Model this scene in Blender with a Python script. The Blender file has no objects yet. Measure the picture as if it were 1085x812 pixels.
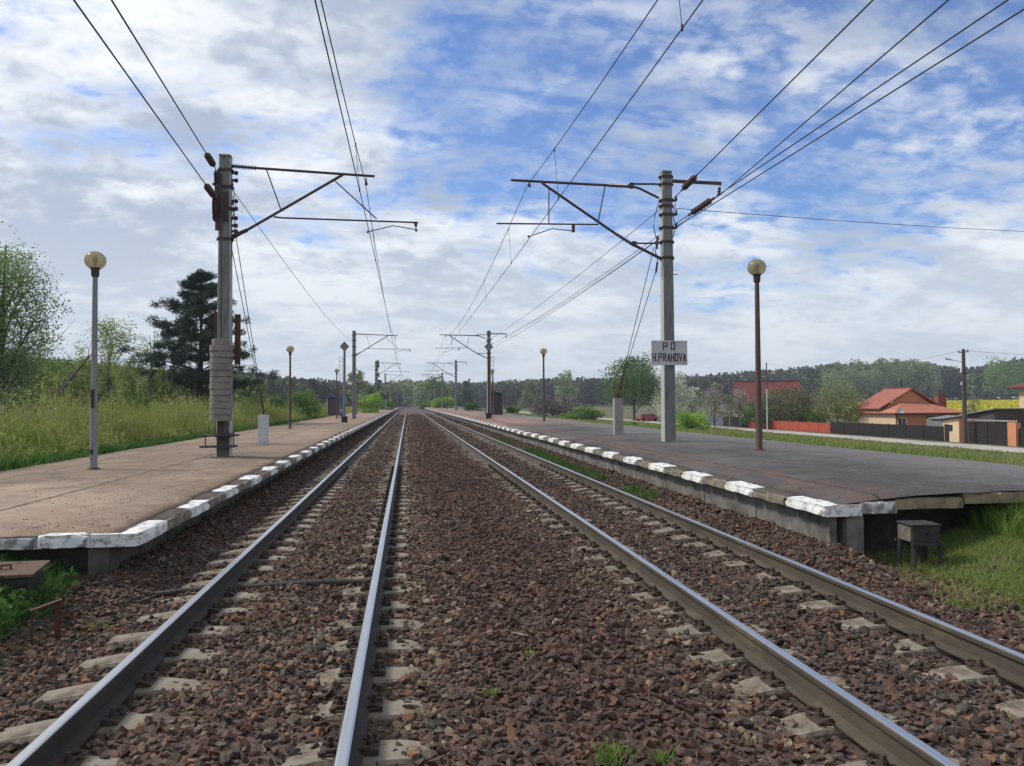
import bpy, bmesh, math, random
import numpy as np
from mathutils import Vector, Matrix

R = math.radians
scene = bpy.context.scene
col = scene.collection

# ------------------------------------------------------------------ camera
CAM_H = 1.66
YAW, PITCH, ROLL = 7.75, 1.5, -0.3
FPX, PW, PH = 814.0, 1085.0, 812.0
rot = (Matrix.Rotation(R(-YAW), 3, 'Z') @ Matrix.Rotation(R(90 + PITCH), 3, 'X') @ Matrix.Rotation(R(ROLL), 3, 'Z'))
cam = bpy.data.cameras.new("camera")
cam.sensor_width = 36.0
cam.lens = 36.0 * FPX / PW
cam.clip_start = 0.1
cam.clip_end = 6000
camo = bpy.data.objects.new("camera", cam)
col.objects.link(camo)
camo.matrix_world = Matrix.Translation((0, 0, CAM_H)) @ rot.to_4x4()
scene.camera = camo

def ray(px, py):
    return rot @ Vector(((px - PW / 2) / FPX, -(py - PH / 2) / FPX, -1.0))
def at_y(px, py, Y):
    d = ray(px, py); t = Y / d.y
    return Vector((d.x * t, Y, CAM_H + d.z * t))
def at_z(px, py, z):
    d = ray(px, py); t = (z - CAM_H) / d.z
    return Vector((d.x * t, d.y * t, z))
def at_d(px, py, dist):
    d = ray(px, py)
    return Vector((0, 0, CAM_H)) + d * dist

# ------------------------------------------------------------------ noise
def vnoise(x, y, seed=0):
    x = np.asarray(x, float); y = np.asarray(y, float)
    xi = np.floor(x).astype(np.int64); yi = np.floor(y).astype(np.int64)
    fx = x - xi; fy = y - yi
    fx = fx * fx * (3 - 2 * fx); fy = fy * fy * (3 - 2 * fy)
    def h(a, b):
        n = (a * 374761393 + b * 668265263 + seed * 974634599) & 0x7fffffff
        n = ((n ^ (n >> 13)) * 1274126177) & 0x7fffffff
        return ((n ^ (n >> 16)) & 0xffff) / 65535.0
    a = h(xi, yi); b = h(xi + 1, yi); c = h(xi, yi + 1); d = h(xi + 1, yi + 1)
    return (a * (1 - fx) + b * fx) * (1 - fy) + (c * (1 - fx) + d * fx) * fy
def fbm(x, y, seed=0, o=4):
    s = 0; a = .5; t = 0
    for k in range(o):
        s = s + a * vnoise(x * 2 ** k, y * 2 ** k, seed + k); t += a; a *= .5
    return s / t
def interp(x, xs, zs):
    return np.interp(x, xs, zs)

# ------------------------------------------------------------------ materials
def nodes_of(m):
    m.use_nodes = True
    nt = m.node_tree
    return nt, nt.nodes, nt.links, nt.nodes.get('Principled BSDF')

def M(name, c1, c2=None, scale=6.0, rough=.8, bump=0.0, bscale=None, metallic=0.0, lo=.35, hi=.65, detail=6,
      c3=None, scale3=1.0, lo3=.5, hi3=.62, stretch=None, coord='Object', spec=.3):
    m = bpy.data.materials.new(name)
    nt, N, L, b = nodes_of(m)
    b.inputs['Roughness'].default_value = rough
    b.inputs['Metallic'].default_value = metallic
    b.inputs['Specular IOR Level'].default_value = spec
    b.inputs['Base Color'].default_value = (*c1, 1)
    tc = N.new('ShaderNodeTexCoord'); src = tc.outputs[coord]
    if stretch:
        mp = N.new('ShaderNodeMapping'); mp.inputs['Scale'].default_value = stretch
        L.new(src, mp.inputs[0]); src = mp.outputs[0]
    if c2:
        nz = N.new('ShaderNodeTexNoise'); nz.inputs['Scale'].default_value = scale; nz.inputs['Detail'].default_value = detail
        nz.inputs['Roughness'].default_value = .65
        L.new(src, nz.inputs['Vector'])
        mr = N.new('ShaderNodeMapRange'); mr.inputs[1].default_value = lo; mr.inputs[2].default_value = hi
        L.new(nz.outputs['Fac'], mr.inputs[0])
        mx = N.new('ShaderNodeMix'); mx.data_type = 'RGBA'
        mx.inputs[6].default_value = (*c1, 1); mx.inputs[7].default_value = (*c2, 1)
        L.new(mr.outputs[0], mx.inputs[0]); out = mx.outputs[2]
        if c3:
            n3 = N.new('ShaderNodeTexNoise'); n3.inputs['Scale'].default_value = scale3; n3.inputs['Detail'].default_value = 7
            n3.inputs['Roughness'].default_value = .7
            L.new(src, n3.inputs['Vector'])
            r3 = N.new('ShaderNodeMapRange'); r3.inputs[1].default_value = lo3; r3.inputs[2].default_value = hi3
            L.new(n3.outputs['Fac'], r3.inputs[0])
            m3 = N.new('ShaderNodeMix'); m3.data_type = 'RGBA'; m3.inputs[7].default_value = (*c3, 1)
            L.new(out, m3.inputs[6]); L.new(r3.outputs[0], m3.inputs[0]); out = m3.outputs[2]
        L.new(out, b.inputs['Base Color'])
    if bump:
        nb = N.new('ShaderNodeTexNoise'); nb.inputs['Scale'].default_value = bscale or scale * 4; nb.inputs['Detail'].default_value = 5
        L.new(src, nb.inputs['Vector'])
        bp = N.new('ShaderNodeBump'); bp.inputs['Strength'].default_value = bump; bp.inputs['Distance'].default_value = .02
        L.new(nb.outputs['Fac'], bp.inputs['Height']); L.new(bp.outputs[0], b.inputs['Normal'])
    return m

def leaf_mat(name, c1, c2, trans=.35):
    """foliage: colour between c1 and c2 by a per-leaf value, part translucent"""
    m = bpy.data.materials.new(name)
    nt, N, L, b = nodes_of(m)
    at = N.new('ShaderNodeAttribute'); at.attribute_name = 'shade'
    mx = N.new('ShaderNodeMix'); mx.data_type = 'RGBA'
    mx.inputs[6].default_value = (*c1, 1); mx.inputs[7].default_value = (*c2, 1)
    L.new(at.outputs['Fac'], mx.inputs[0])
    L.new(mx.outputs[2], b.inputs['Base Color'])
    b.inputs['Roughness'].default_value = .7; b.inputs['Specular IOR Level'].default_value = .2
    tr = N.new('ShaderNodeBsdfTranslucent'); L.new(mx.outputs[2], tr.inputs[0])
    ms = N.new('ShaderNodeMixShader'); ms.inputs[0].default_value = trans
    L.new(b.outputs[0], ms.inputs[1]); L.new(tr.outputs[0], ms.inputs[2])
    L.new(ms.outputs[0], N.get('Material Output').inputs[0])
    return m

def stone_mat(name):
    m = bpy.data.materials.new(name)
    nt, N, L, b = nodes_of(m)
    at = N.new('ShaderNodeAttribute'); at.attribute_name = 'col'
    tc = N.new('ShaderNodeTexCoord'); nz = N.new('ShaderNodeTexNoise'); nz.inputs['Scale'].default_value = 55; nz.inputs['Detail'].default_value = 3
    L.new(tc.outputs['Object'], nz.inputs['Vector'])
    mr = N.new('ShaderNodeMapRange'); mr.inputs[1].default_value = .3; mr.inputs[2].default_value = .7; mr.inputs[3].default_value = .65; mr.inputs[4].default_value = 1.35
    L.new(nz.outputs['Fac'], mr.inputs[0])
    vm = N.new('ShaderNodeVectorMath'); vm.operation = 'SCALE'
    L.new(at.outputs['Color'], vm.inputs[0]); L.new(mr.outputs[0], vm.inputs['Scale'])
    L.new(vm.outputs[0], b.inputs['Base Color'])
    b.inputs['Roughness'].default_value = .85; b.inputs['Specular IOR Level'].default_value = .25
    return m

# ------------------------------------------------------------------ mesh builder
class MB:
    def __init__(s): s.v = []; s.f = []; s.mi = []
    def add(s, vs, fs, mi=0):
        o = len(s.v); s.v += [tuple(v) for v in vs]
        s.f += [tuple(i + o for i in f) for f in fs]; s.mi += [mi] * len(fs)
        return s
    def box(s, x0, x1, y0, y1, z0, z1, mi=0, mat=None):
        vs = [Vector(p) for p in ((x0, y0, z0), (x1, y0, z0), (x1, y1, z0), (x0, y1, z0), (x0, y0, z1), (x1, y0, z1), (x1, y1, z1), (x0, y1, z1))]
        if mat: vs = [mat @ v for v in vs]
        return s.add(vs, [(3, 2, 1, 0), (4, 5, 6, 7), (0, 1, 5, 4), (1, 2, 6, 5), (2, 3, 7, 6), (3, 0, 4, 7)], mi)
    def tube(s, pts, r, n=8, mi=0, caps=True):
        pts = [Vector(p) for p in pts]
        rs = r if isinstance(r, (list, tuple)) else [r] * len(pts)
        rings = []; up = Vector((0, 0, 1))
        for i, p in enumerate(pts):
            a = pts[max(i - 1, 0)]; c = pts[min(i + 1, len(pts) - 1)]
            t = (c - a)
            t = t.normalized() if t.length > 1e-9 else Vector((0, 0, 1))
            u = t.cross(up)
            if u.length < 1e-3: u = t.cross(Vector((1, 0, 0)))
            u.normalize(); w = t.cross(u)
            rings.append([p + (u * math.cos(2 * math.pi * k / n) + w * math.sin(2 * math.pi * k / n)) * rs[i] for k in range(n)])
        vs = [v for rg in rings for v in rg]; fs = []
        for i in range(len(pts) - 1):
            for k in range(n):
                fs.append((i * n + k, (i + 1) * n + k, (i + 1) * n + (k + 1) % n, i * n + (k + 1) % n))
        if caps:
            fs.append(tuple(range(n))); fs.append(tuple(reversed([(len(pts) - 1) * n + k for k in range(n)])))
        return s.add(vs, fs, mi)
    def bar(s, a, b, w, h, mi=0, upv=(0, 0, 1)):
        a = Vector(a); b = Vector(b); t = (b - a).normalized(); u = t.cross(Vector(upv))
        if u.length < 1e-3: u = t.cross(Vector((0, 1, 0)))
        u.normalize(); q = u.cross(t)
        vs = []
        for p in (a, b):
            for (i, j) in ((-1, -1), (1, -1), (1, 1), (-1, 1)): vs.append(p + u * i * w / 2 + q * j * h / 2)
        return s.add(vs, [(0, 1, 2, 3), (7, 6, 5, 4), (0, 4, 5, 1), (1, 5, 6, 2), (2, 6, 7, 3), (3, 7, 4, 0)], mi)
    def lathe(s, prof, c=(0, 0, 0), n=16, mi=0, axis=None):
        """prof = [(r, z)...] about a vertical (or given) axis at c"""
        c = Vector(c); q = Matrix.Identity(3)
        if axis is not None: q = Vector((0, 0, 1)).rotation_difference(Vector(axis)).to_matrix()
        vs = []; fs = []
        for (r, z) in prof:
            for k in range(n):
                a = 2 * math.pi * k / n
                vs.append(c + q @ Vector((r * math.cos(a), r * math.sin(a), z)))
        for i in range(len(prof) - 1):
            for k in range(n):
                fs.append((i * n + k, i * n + (k + 1) % n, (i + 1) * n + (k + 1) % n, (i + 1) * n + k))
        fs.append(tuple(reversed(range(n)))); fs.append(tuple((len(prof) - 1) * n + k for k in range(n)))
        return s.add(vs, fs, mi)
    def prism(s, poly, a, b, mi=0):
        """poly [(x,y,z)...] swept by vector from a to b offsets"""
        n = len(poly); a = Vector(a); b = Vector(b)
        vs = [Vector(p) + a for p in poly] + [Vector(p) + b for p in poly]
        fs = [tuple(reversed(range(n))), tuple(range(n, 2 * n))] + [(i, (i + 1) % n, n + (i + 1) % n, n + i) for i in range(n)]
        return s.add(vs, fs, mi)
    def mesh(s, name, mats, smooth=False):
        me = bpy.data.meshes.new(name); me.from_pydata(s.v, [], s.f)
        for m in (mats if isinstance(mats, (list, tuple)) else [mats]): me.materials.append(m)
        me.polygons.foreach_set('material_index', s.mi)
        me.update()
        bm = bmesh.new(); bm.from_mesh(me); bmesh.ops.recalc_face_normals(bm, faces=bm.faces); bm.to_mesh(me); bm.free()
        if smooth:
            me.polygons.foreach_set('use_smooth', [True] * len(me.polygons))
            try: me.set_sharp_from_angle(angle=R(40))
            except Exception: pass
        return me
    def build(s, name, mats, parent=None, loc=None, smooth=False, bevel=0):
        me = s.mesh(name, mats, smooth)
        if bevel:
            bm = bmesh.new(); bm.from_mesh(me)
            bmesh.ops.bevel(bm, geom=list(bm.edges), offset=bevel, segments=2, affect='EDGES', profile=.6)
            bm.to_mesh(me); bm.free()
        return link(name, me, parent, loc)

def link(name, me, parent=None, loc=None):
    o = bpy.data.objects.new(name, me); col.objects.link(o)
    if parent: o.parent = parent
    if loc is not None: o.location = loc
    return o
def tag(o, label=None, cat=None, group=None, kind=None):
    if label: o['label'] = label
    if cat: o['category'] = cat
    if group: o['group'] = group
    if kind: o['kind'] = kind
    return o
def thing(name, loc, label, cat, group=None, rz=0):
    o = bpy.data.objects.new(name, None); col.objects.link(o)
    o.empty_display_size = .2; o.location = loc; o.rotation_euler.z = rz
    return tag(o, label, cat, group)
def copy_tree(o, parent=None):
    c = o.copy(); col.objects.link(c)
    c.parent = parent
    for ch in [k for k in o.children]: copy_tree(ch, c)
    return c

def np_mesh(name, V, F, mat, shade=None, colr=None, smooth=False):
    """V (n,3), F (m,k) arrays"""
    me = bpy.data.meshes.new(name)
    V = np.asarray(V, np.float32); F = np.asarray(F, np.int32); k = F.shape[1]
    me.vertices.add(len(V)); me.vertices.foreach_set('co', V.ravel())
    me.loops.add(F.size); me.loops.foreach_set('vertex_index', F.ravel())
    me.polygons.add(len(F)); me.polygons.foreach_set('loop_start', np.arange(0, F.size, k, dtype=np.int32))
    try: me.polygons.foreach_set('loop_total', np.full(len(F), k, np.int32))
    except Exception: pass
    if shade is not None:
        a = me.attributes.new('shade', 'FLOAT', 'POINT'); a.data.foreach_set('value', np.asarray(shade, np.float32))
    if colr is not None:
        a = me.attributes.new('col', 'FLOAT_COLOR', 'POINT')
        c4 = np.ones((len(V), 4), np.float32); c4[:, :3] = colr; a.data.foreach_set('color', c4.ravel())
    me.polygons.foreach_set('use_smooth', np.full(len(F), bool(smooth)))
    me.materials.append(mat); me.update(calc_edges=True)
    return me

def grid_mesh(name, xs, ys, zf, mat, smooth=True):
    X, Y = np.meshgrid(xs, ys); Z = zf(X, Y)
    V = np.stack([X.ravel(), Y.ravel(), Z.ravel()], 1); nx = len(xs); ny = len(ys)
    i = np.arange(nx - 1); j = np.arange(ny - 1); I, J = np.meshgrid(i, j)
    a = (J * nx + I).ravel()
    F = np.stack([a, a + 1, a + nx + 1, a + nx], 1)
    return np_mesh(name, V, F, mat, smooth=smooth)

# ------------------------------------------------------------------ sky and sun
SUN_AZ, SUN_EL = -68.0, 46.0          # azimuth from +Y, clockwise; the sun stands to the left
world = bpy.data.worlds.new("World"); scene.world = world; world.use_nodes = True
nt = world.node_tree; N = nt.nodes; L = nt.links
for n in list(N): N.remove(n)
def nd(t, **kw):
    n = N.new(t)
    for k, v in kw.items(): setattr(n, k, v)
    return n
def mth(op, a, b=None, clamp=False):
    n = nd('ShaderNodeMath', operation=op); n.use_clamp = clamp
    for i, v in enumerate((a, b)):
        if v is None: continue
        if isinstance(v, (int, float)): n.inputs[i].default_value = v
        else: L.new(v, n.inputs[i])
    return n.outputs[0]
def mrange(v, a, b, c=0.0, d=1.0, smooth=True):
    n = nd('ShaderNodeMapRange'); n.interpolation_type = 'SMOOTHSTEP' if smooth else 'LINEAR'
    for i, q in zip((1, 2, 3, 4), (a, b, c, d)): n.inputs[i].default_value = q
    L.new(v, n.inputs[0]); return n.outputs[0]
def mixc(f, a, b):
    n = nd('ShaderNodeMix', data_type='RGBA')
    if isinstance(f, (int, float)): n.inputs[0].default_value = f
    else: L.new(f, n.inputs[0])
    for i, q in ((6, a), (7, b)):
        if isinstance(q, tuple): n.inputs[i].default_value = (*q, 1)
        else: L.new(q, n.inputs[i])
    return n.outputs[2]
sky = nd('ShaderNodeTexSky', sky_type='NISHITA'); sky.sun_disc = False
sky.sun_elevation = R(SUN_EL); sky.sun_rotation = R(SUN_AZ); sky.air_density = 1.0; sky.dust_density = .6; sky.ozone_density = 2.0
tc = nd('ShaderNodeTexCoord'); sep = nd('ShaderNodeSeparateXYZ'); L.new(tc.outputs['Generated'], sep.inputs[0])
zc = mth('ADD', mth('MAXIMUM', sep.outputs[2], 0.0), 0.26)
cmb = nd('ShaderNodeCombineXYZ')
L.new(mth('DIVIDE', sep.outputs[0], zc), cmb.inputs[0]); L.new(mth('DIVIDE', sep.outputs[1], zc), cmb.inputs[1])
def cloud_noise(scale, loc, rotz=0, sc=(1, 1, 1), detail=9, rough=.55, dist=.25):
    mp = nd('ShaderNodeMapping'); mp.inputs['Location'].default_value = loc; mp.inputs['Rotation'].default_value = (0, 0, R(rotz)); mp.inputs['Scale'].default_value = sc
    L.new(cmb.outputs[0], mp.inputs[0])
    nz = nd('ShaderNodeTexNoise'); nz.inputs['Scale'].default_value = scale; nz.inputs['Detail'].default_value = detail
    nz.inputs['Roughness'].default_value = rough; nz.inputs['Distortion'].default_value = dist
    L.new(mp.outputs[0], nz.inputs['Vector']); return nz.outputs['Fac']
def toward(az, el, lo, hi):
    d = (math.sin(R(az)) * math.cos(R(el)), math.cos(R(az)) * math.cos(R(el)), math.sin(R(el)))
    v = nd('ShaderNodeVectorMath', operation='DOT_PRODUCT'); v.inputs[1].default_value = d
    L.new(tc.outputs['Generated'], v.inputs[0])
    return mrange(v.outputs['Value'], math.cos(R(hi)), math.cos(R(lo)))
cover = cloud_noise(1.6, (3.1, 7.4, 0), 18, (1, 1.1, 1), detail=5)            # big cloud masses
puff = cloud_noise(6.0, (1.7, .4, 0), 24, (1, 1.1, 1), detail=12, rough=.58, dist=.25)   # ragged edges
mottle = cloud_noise(15.0, (4.4, 8.1, 0), -20, (1, 1.15, 1), detail=9, rough=.58, dist=.3)
wisp = cloud_noise(3.6, (5.2, 3.9, 0), -38, (.7, 1.6, 1), detail=12, rough=.62, dist=.4)   # streaks drawn out by the wind
dens = mth('ADD', mth('ADD', mth('MULTIPLY', cover, .24), mth('MULTIPLY', puff, .30)), mth('ADD', mth('MULTIPLY', wisp, .28), mth('MULTIPLY', mottle, .18)))
clear = mth('ADD', mth('MULTIPLY', toward(27, 23, 6, 27), .100), mth('MULTIPLY', toward(6, 21, 1, 10), .075))
dens = mth('SUBTRACT', dens, clear)
dens = mth('ADD', dens, mth('MULTIPLY', toward(-24, 24, 2, 24), .035))
low = mrange(sep.outputs[2], .04, .30, .13, 0.0)
dens = mth('ADD', dens, low)
veil = cloud_noise(4.6, (2.2, 6.9, 0), -48, (.6, 1.5, 1), detail=13, rough=.63, dist=.4)
mask = mth('MAXIMUM', mrange(dens, .39, .525), mth('MULTIPLY', mrange(mth('ADD', mth('MULTIPLY', veil, .6), mth('MULTIPLY', mottle, .4)), .43, .66), .55))
body = cloud_noise(2.0, (9.2, 2.3, 0), 10, (1, 1.5, 1), detail=6, rough=.5)
shadev = mth('ADD', mth('ADD', mth('MULTIPLY', body, .52), mth('MULTIPLY', puff, .26)), mth('MULTIPLY', mottle, .22))
shadev = mth('ADD', shadev, mth('MULTIPLY', toward(-20, 14, 1, 11), .06))
shadev = mth('SUBTRACT', shadev, mth('MULTIPLY', toward(-24, 26, 1, 14), .05))
grey = mrange(shadev, .42, .59)
grey = mth('MULTIPLY', grey, mrange(sep.outputs[2], .03, .26, .6, 1.0))
SKY_K = 0.1
white, dark = tuple(v / SKY_K for v in (.93, .95, .965)), tuple(v / SKY_K for v in (.42, .49, .61))
lowc = tuple(v / SKY_K for v in (.50, .575, .665))
cl = mixc(grey, white, dark)
cl = mixc(mrange(sep.outputs[2], 0.0, .30, .6, 0.0), cl, lowc)
blue = nd('ShaderNodeVectorMath', operation='MULTIPLY'); L.new(sky.outputs[0], blue.inputs[0]); blue.inputs[1].default_value = (.84, 1.04, 1.40)
skyc = mixc(mth('MULTIPLY', mask, .96), blue.outputs[0], cl)
bg = nd('ShaderNodeBackground'); L.new(skyc, bg.inputs[0]); bg.inputs[1].default_value = SKY_K
wo = nd('ShaderNodeOutputWorld'); L.new(bg.outputs[0], wo.inputs[0])

sl = bpy.data.lights.new("sun", 'SUN'); sl.energy = 3.2; sl.angle = R(9); sl.color = (1, .95, .87)
so = bpy.data.objects.new("sun", sl); col.objects.link(so)
sd = Vector((math.sin(R(SUN_AZ)) * math.cos(R(SUN_EL)), math.cos(R(SUN_AZ)) * math.cos(R(SUN_EL)), math.sin(R(SUN_EL))))
so.rotation_euler = sd.to_track_quat('Z', 'Y').to_euler()

scene.view_settings.view_transform = 'Standard'; scene.view_settings.look = 'None'
scene.view_settings.exposure = 0.15; scene.view_settings.gamma = 1.0; scene.view_settings.use_curve_mapping = False

# ------------------------------------------------------------------ ground levels
PL, PLB, PLZ = -2.75, -8.3, .33        # left platform: track edge, back edge, level at the kerb
PR, PRB, PRZ = 4.91, 10.8, .42
P0, P1 = 8.35, 262.0
P0L, P0R = 8.5, 8.65                     # near ends of the two platforms
TRL, TRR = -1.06, 3.215                # track centre lines
RAILS = (TRL - .7535, TRL + .7535, TRR - .7535, TRR + .7535)
VIL = -1.75                            # level of the village road
def plat_l(x): return interp(x, [PLB, -5.0, PL], [.30, .35, PLZ])
def plat_r(x): return interp(x, [PR, 6.3, 8, PRB], [PRZ, .54, .56, .47])

def ground_z(X, Y):
    X = np.asarray(X, float); Y = np.asarray(Y, float)
    z = interp(X, [-900, -300, -60, -14, -8.2, -8.0, -3.0, -2.9, 5.0, 5.1, 10.45, 10.8, 14, 20, 30, 39, 60, 140, 300, 900],
               [3, 2.0, .5, .25, .22, -.75, -.75, -.75, -.75, -.75, -.75, .40, .12, -.48, -1.28, VIL, VIL - .02, VIL, VIL + .2, 1.0])
    near = interp(X, [-40, -12, -6, -4.2, -3.2, -2.6, -2.2, 4.6, 5.3, 6.2, 7.1, 8.2, 12, 20, 30, 39, 60],
                  [.6, .3, .10, -.08, -.30, -.55, -.75, -.75, -.36, -.25, .02, .34, .36, -.48, -1.28, VIL, VIL - .02])
    t = np.clip((Y - np.where(X > 0, P0R + .42, P0L + .35)) / .2, 0, 1)
    z = near * (1 - t) + z * t
    far = np.clip((Y - P1) / 12, 0, 1)                                # past the platform ends
    side = np.abs(X - 1.0)
    flat = interp(side, [0, 4.6, 5.4, 12, 40], [-.7, -.7, -.45, -.4, -.6])
    z = np.where((X > -14) & (X < 30), z * (1 - far) + np.maximum(flat, -1.7) * far, z)
    # the far land climbs a little behind the village and the woods
    d = np.hypot(X, Y)
    z = z + np.clip((d - 230) / 250, 0, 1.4) * interp(X, [-60, -20, 30, 120], [3.0, 0, 0, 3.2])
    return z

M_ground = M('ground_soil', (.070, .082, .030), (.115, .10, .052), scale=.35, rough=.95, bump=.6, bscale=6, c3=(.14, .115, .07), scale3=.09, lo3=.52, hi3=.66)
xs = np.unique(np.concatenate([np.linspace(-1500, -60, 40), np.linspace(-60, -16, 23), np.linspace(-16, 40, 141), np.linspace(40, 140, 41), np.linspace(140, 1500, 40),
                               [-8.25, -8.1, -2.95, 4.95, 5.05, 10.5, 10.75]]))
ys = np.unique(np.concatenate([np.linspace(-40, 2, 12), np.linspace(2, 12, 51), [P0L + .33, P0L + .57, P0R + .4, P0R + .64], np.linspace(12, 100, 60), np.linspace(100, 300, 41), np.linspace(300, 2500, 50)]))
def gz_rough(X, Y):
    z = ground_z(X, Y)
    amp = np.where((X < -9) | (X > 11.2) | (Y < P0), .10, .0)
    return z + amp * (fbm(X * .5, Y * .5, 5) - .5)
g = link('ground', grid_mesh('ground', xs, ys, gz_rough, M_ground)); tag(g, 'green and brown grassland round the station', kind='structure')

# ------------------------------------------------------------------ ballast
def ballast_z(X, Y):
    X = np.asarray(X, float); Y = np.asarray(Y, float)
    base = interp(X, [-3.4, -3.05, -2.5, -2.3, TRL - .95, TRL, TRL + 1.0, .55, 1.08, 1.6, TRR - 1.0, TRR, TRR + 1.0, 4.55, 4.9, 5.6],
                  [-.36, -.34, -.28, -.235, -.205, -.195, -.205, -.185, -.165, -.18, -.205, -.20, -.215, -.25, -.33, -.38])
    for t in (TRL, TRR):
        dx = np.abs(X - t)
        base = base - .014 * np.exp(-((dx - .80) / .24) ** 2)
    # stones banked up against the platform walls
    bl = np.clip((Y - P0L + .9) / 1.0, 0, 1) * interp(X, [-3.4, -3.1, -2.75, -2.45], [.24, .24, .15, 0])
    br = np.clip((Y - P0R + 1.5) / 1.2, 0, 1) * interp(X, [4.45, 4.8, 5.1, 5.35, 5.6], [0, .18, .29, .14, .02])
    base = base + bl + br
    return base + .05 * (fbm(X * 1.3, Y * 1.3, 11, 3) - .5) + .02 * (fbm(X * 5, Y * 5, 12, 2) - .5)
M_ballast = M('ballast_bed', (.070, .046, .039), (.115, .078, .063), scale=14, rough=.95, bump=.8, bscale=22, detail=8, c3=(.045, .032, .028), scale3=20, lo3=.52, hi3=.66)
bx = np.linspace(-3.5, 5.6, 92)
by = np.unique(np.concatenate([np.arange(-4, 16, .12), np.arange(16, 60, .4), np.arange(60, 700, 4)]))
b = link('ballast_bed', grid_mesh('ballast_bed', bx, by, ballast_z, M_ballast)); tag(b, 'brown ballast bed under both tracks', kind='structure')

rng = np.random.default_rng(7)
def rock_kinds(n, seed):
    rs = random.Random(seed); out = []
    for _ in range(n):
        bm = bmesh.new()
        sx, sy, sz = 1.0, rs.uniform(.6, .95), rs.uniform(.42, .75)
        for k in range(11):
            v = Vector((rs.gauss(0, 1), rs.gauss(0, 1), rs.gauss(0, 1))).normalized() * rs.uniform(.82, 1.1)
            bm.verts.new((v.x * sx, v.y * sy, v.z * sz))
        r = bmesh.ops.convex_hull(bm, input=bm.verts[:])
        bmesh.ops.delete(bm, geom=[e for e in set(r['geom_interior'] + r['geom_unused']) if isinstance(e, bmesh.types.BMVert)], context='VERTS')
        bmesh.ops.triangulate(bm, faces=bm.faces[:])
        bm.verts.ensure_lookup_table(); bm.verts.index_update()
        out.append((np.array([v.co[:] for v in bm.verts]), np.array([[v.index for v in f.verts] for f in bm.faces])))
        bm.free()
    return out
ROCKS = rock_kinds(28, 3)
SLEEPER_Y0, SLEEPER_D = 1.2, .6
PAL = np.array([(.072, .043, .035), (.095, .060, .047), (.050, .037, .030), (.120, .066, .043), (.150, .108, .072), (.098, .085, .070), (.046, .042, .037), (.170, .092, .05), (.215, .175, .125)])
def stone_cols(x, y):
    n = len(x)
    W = np.tile(np.array([3.0, 3.2, 2.2, 1.5, 1.0, 1.0, 1.1, .6, .22]), (n, 1))
    nz = fbm(x * .9, y * .35, 21, 3)
    centre = np.exp(-((x - 1.2) / .75) ** 2)
    W[:, 0] *= 1 + 2.5 * centre; W[:, 3] *= 1 + 1.6 * centre; W[:, 1] *= 1 + .6 * centre; W[:, 5:7] *= (1 - .6 * centre)[:, None]; W[:, 4] *= 1 - .7 * centre
    tan = np.exp(-((x - .12) / .3) ** 2) + 1.2 * np.exp(-((x - 2.0) / .28) ** 2) * (nz > .42)
    W[:, 4] *= 1 + 5 * tan; W[:, 8] *= 1 + 7 * tan
    inr = ((x > TRR - .6) & (x < TRR + .7)).astype(float)
    W[:, 5] *= 1 + 1.5 * inr; W[:, 6] *= 1 + 1.6 * inr
    lft = (x < -2.3).astype(float); W[:, 6] *= 1 + 1.0 * lft; W[:, 7] *= 1 + 2.5 * lft * (y < 8)
    inl = ((x > TRL - .6) & (x < TRL + .7)).astype(float); W[:, 4] *= 1 + 1.8 * inl; W[:, 7] *= 1 + .8 * inl; W[:, 5] *= 1 + 1.2 * inl
    cw = np.cumsum(W, 1); cw /= cw[:, -1:]
    k = (rng.random(n)[:, None] > cw).sum(1)
    return PAL[k] * rng.uniform(.78, 1.28, n)[:, None] * np.array([1.0, .97, .95]) * (1 - .12 * np.exp(-((x - 1.15) / .8) ** 2))[:, None]
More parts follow.
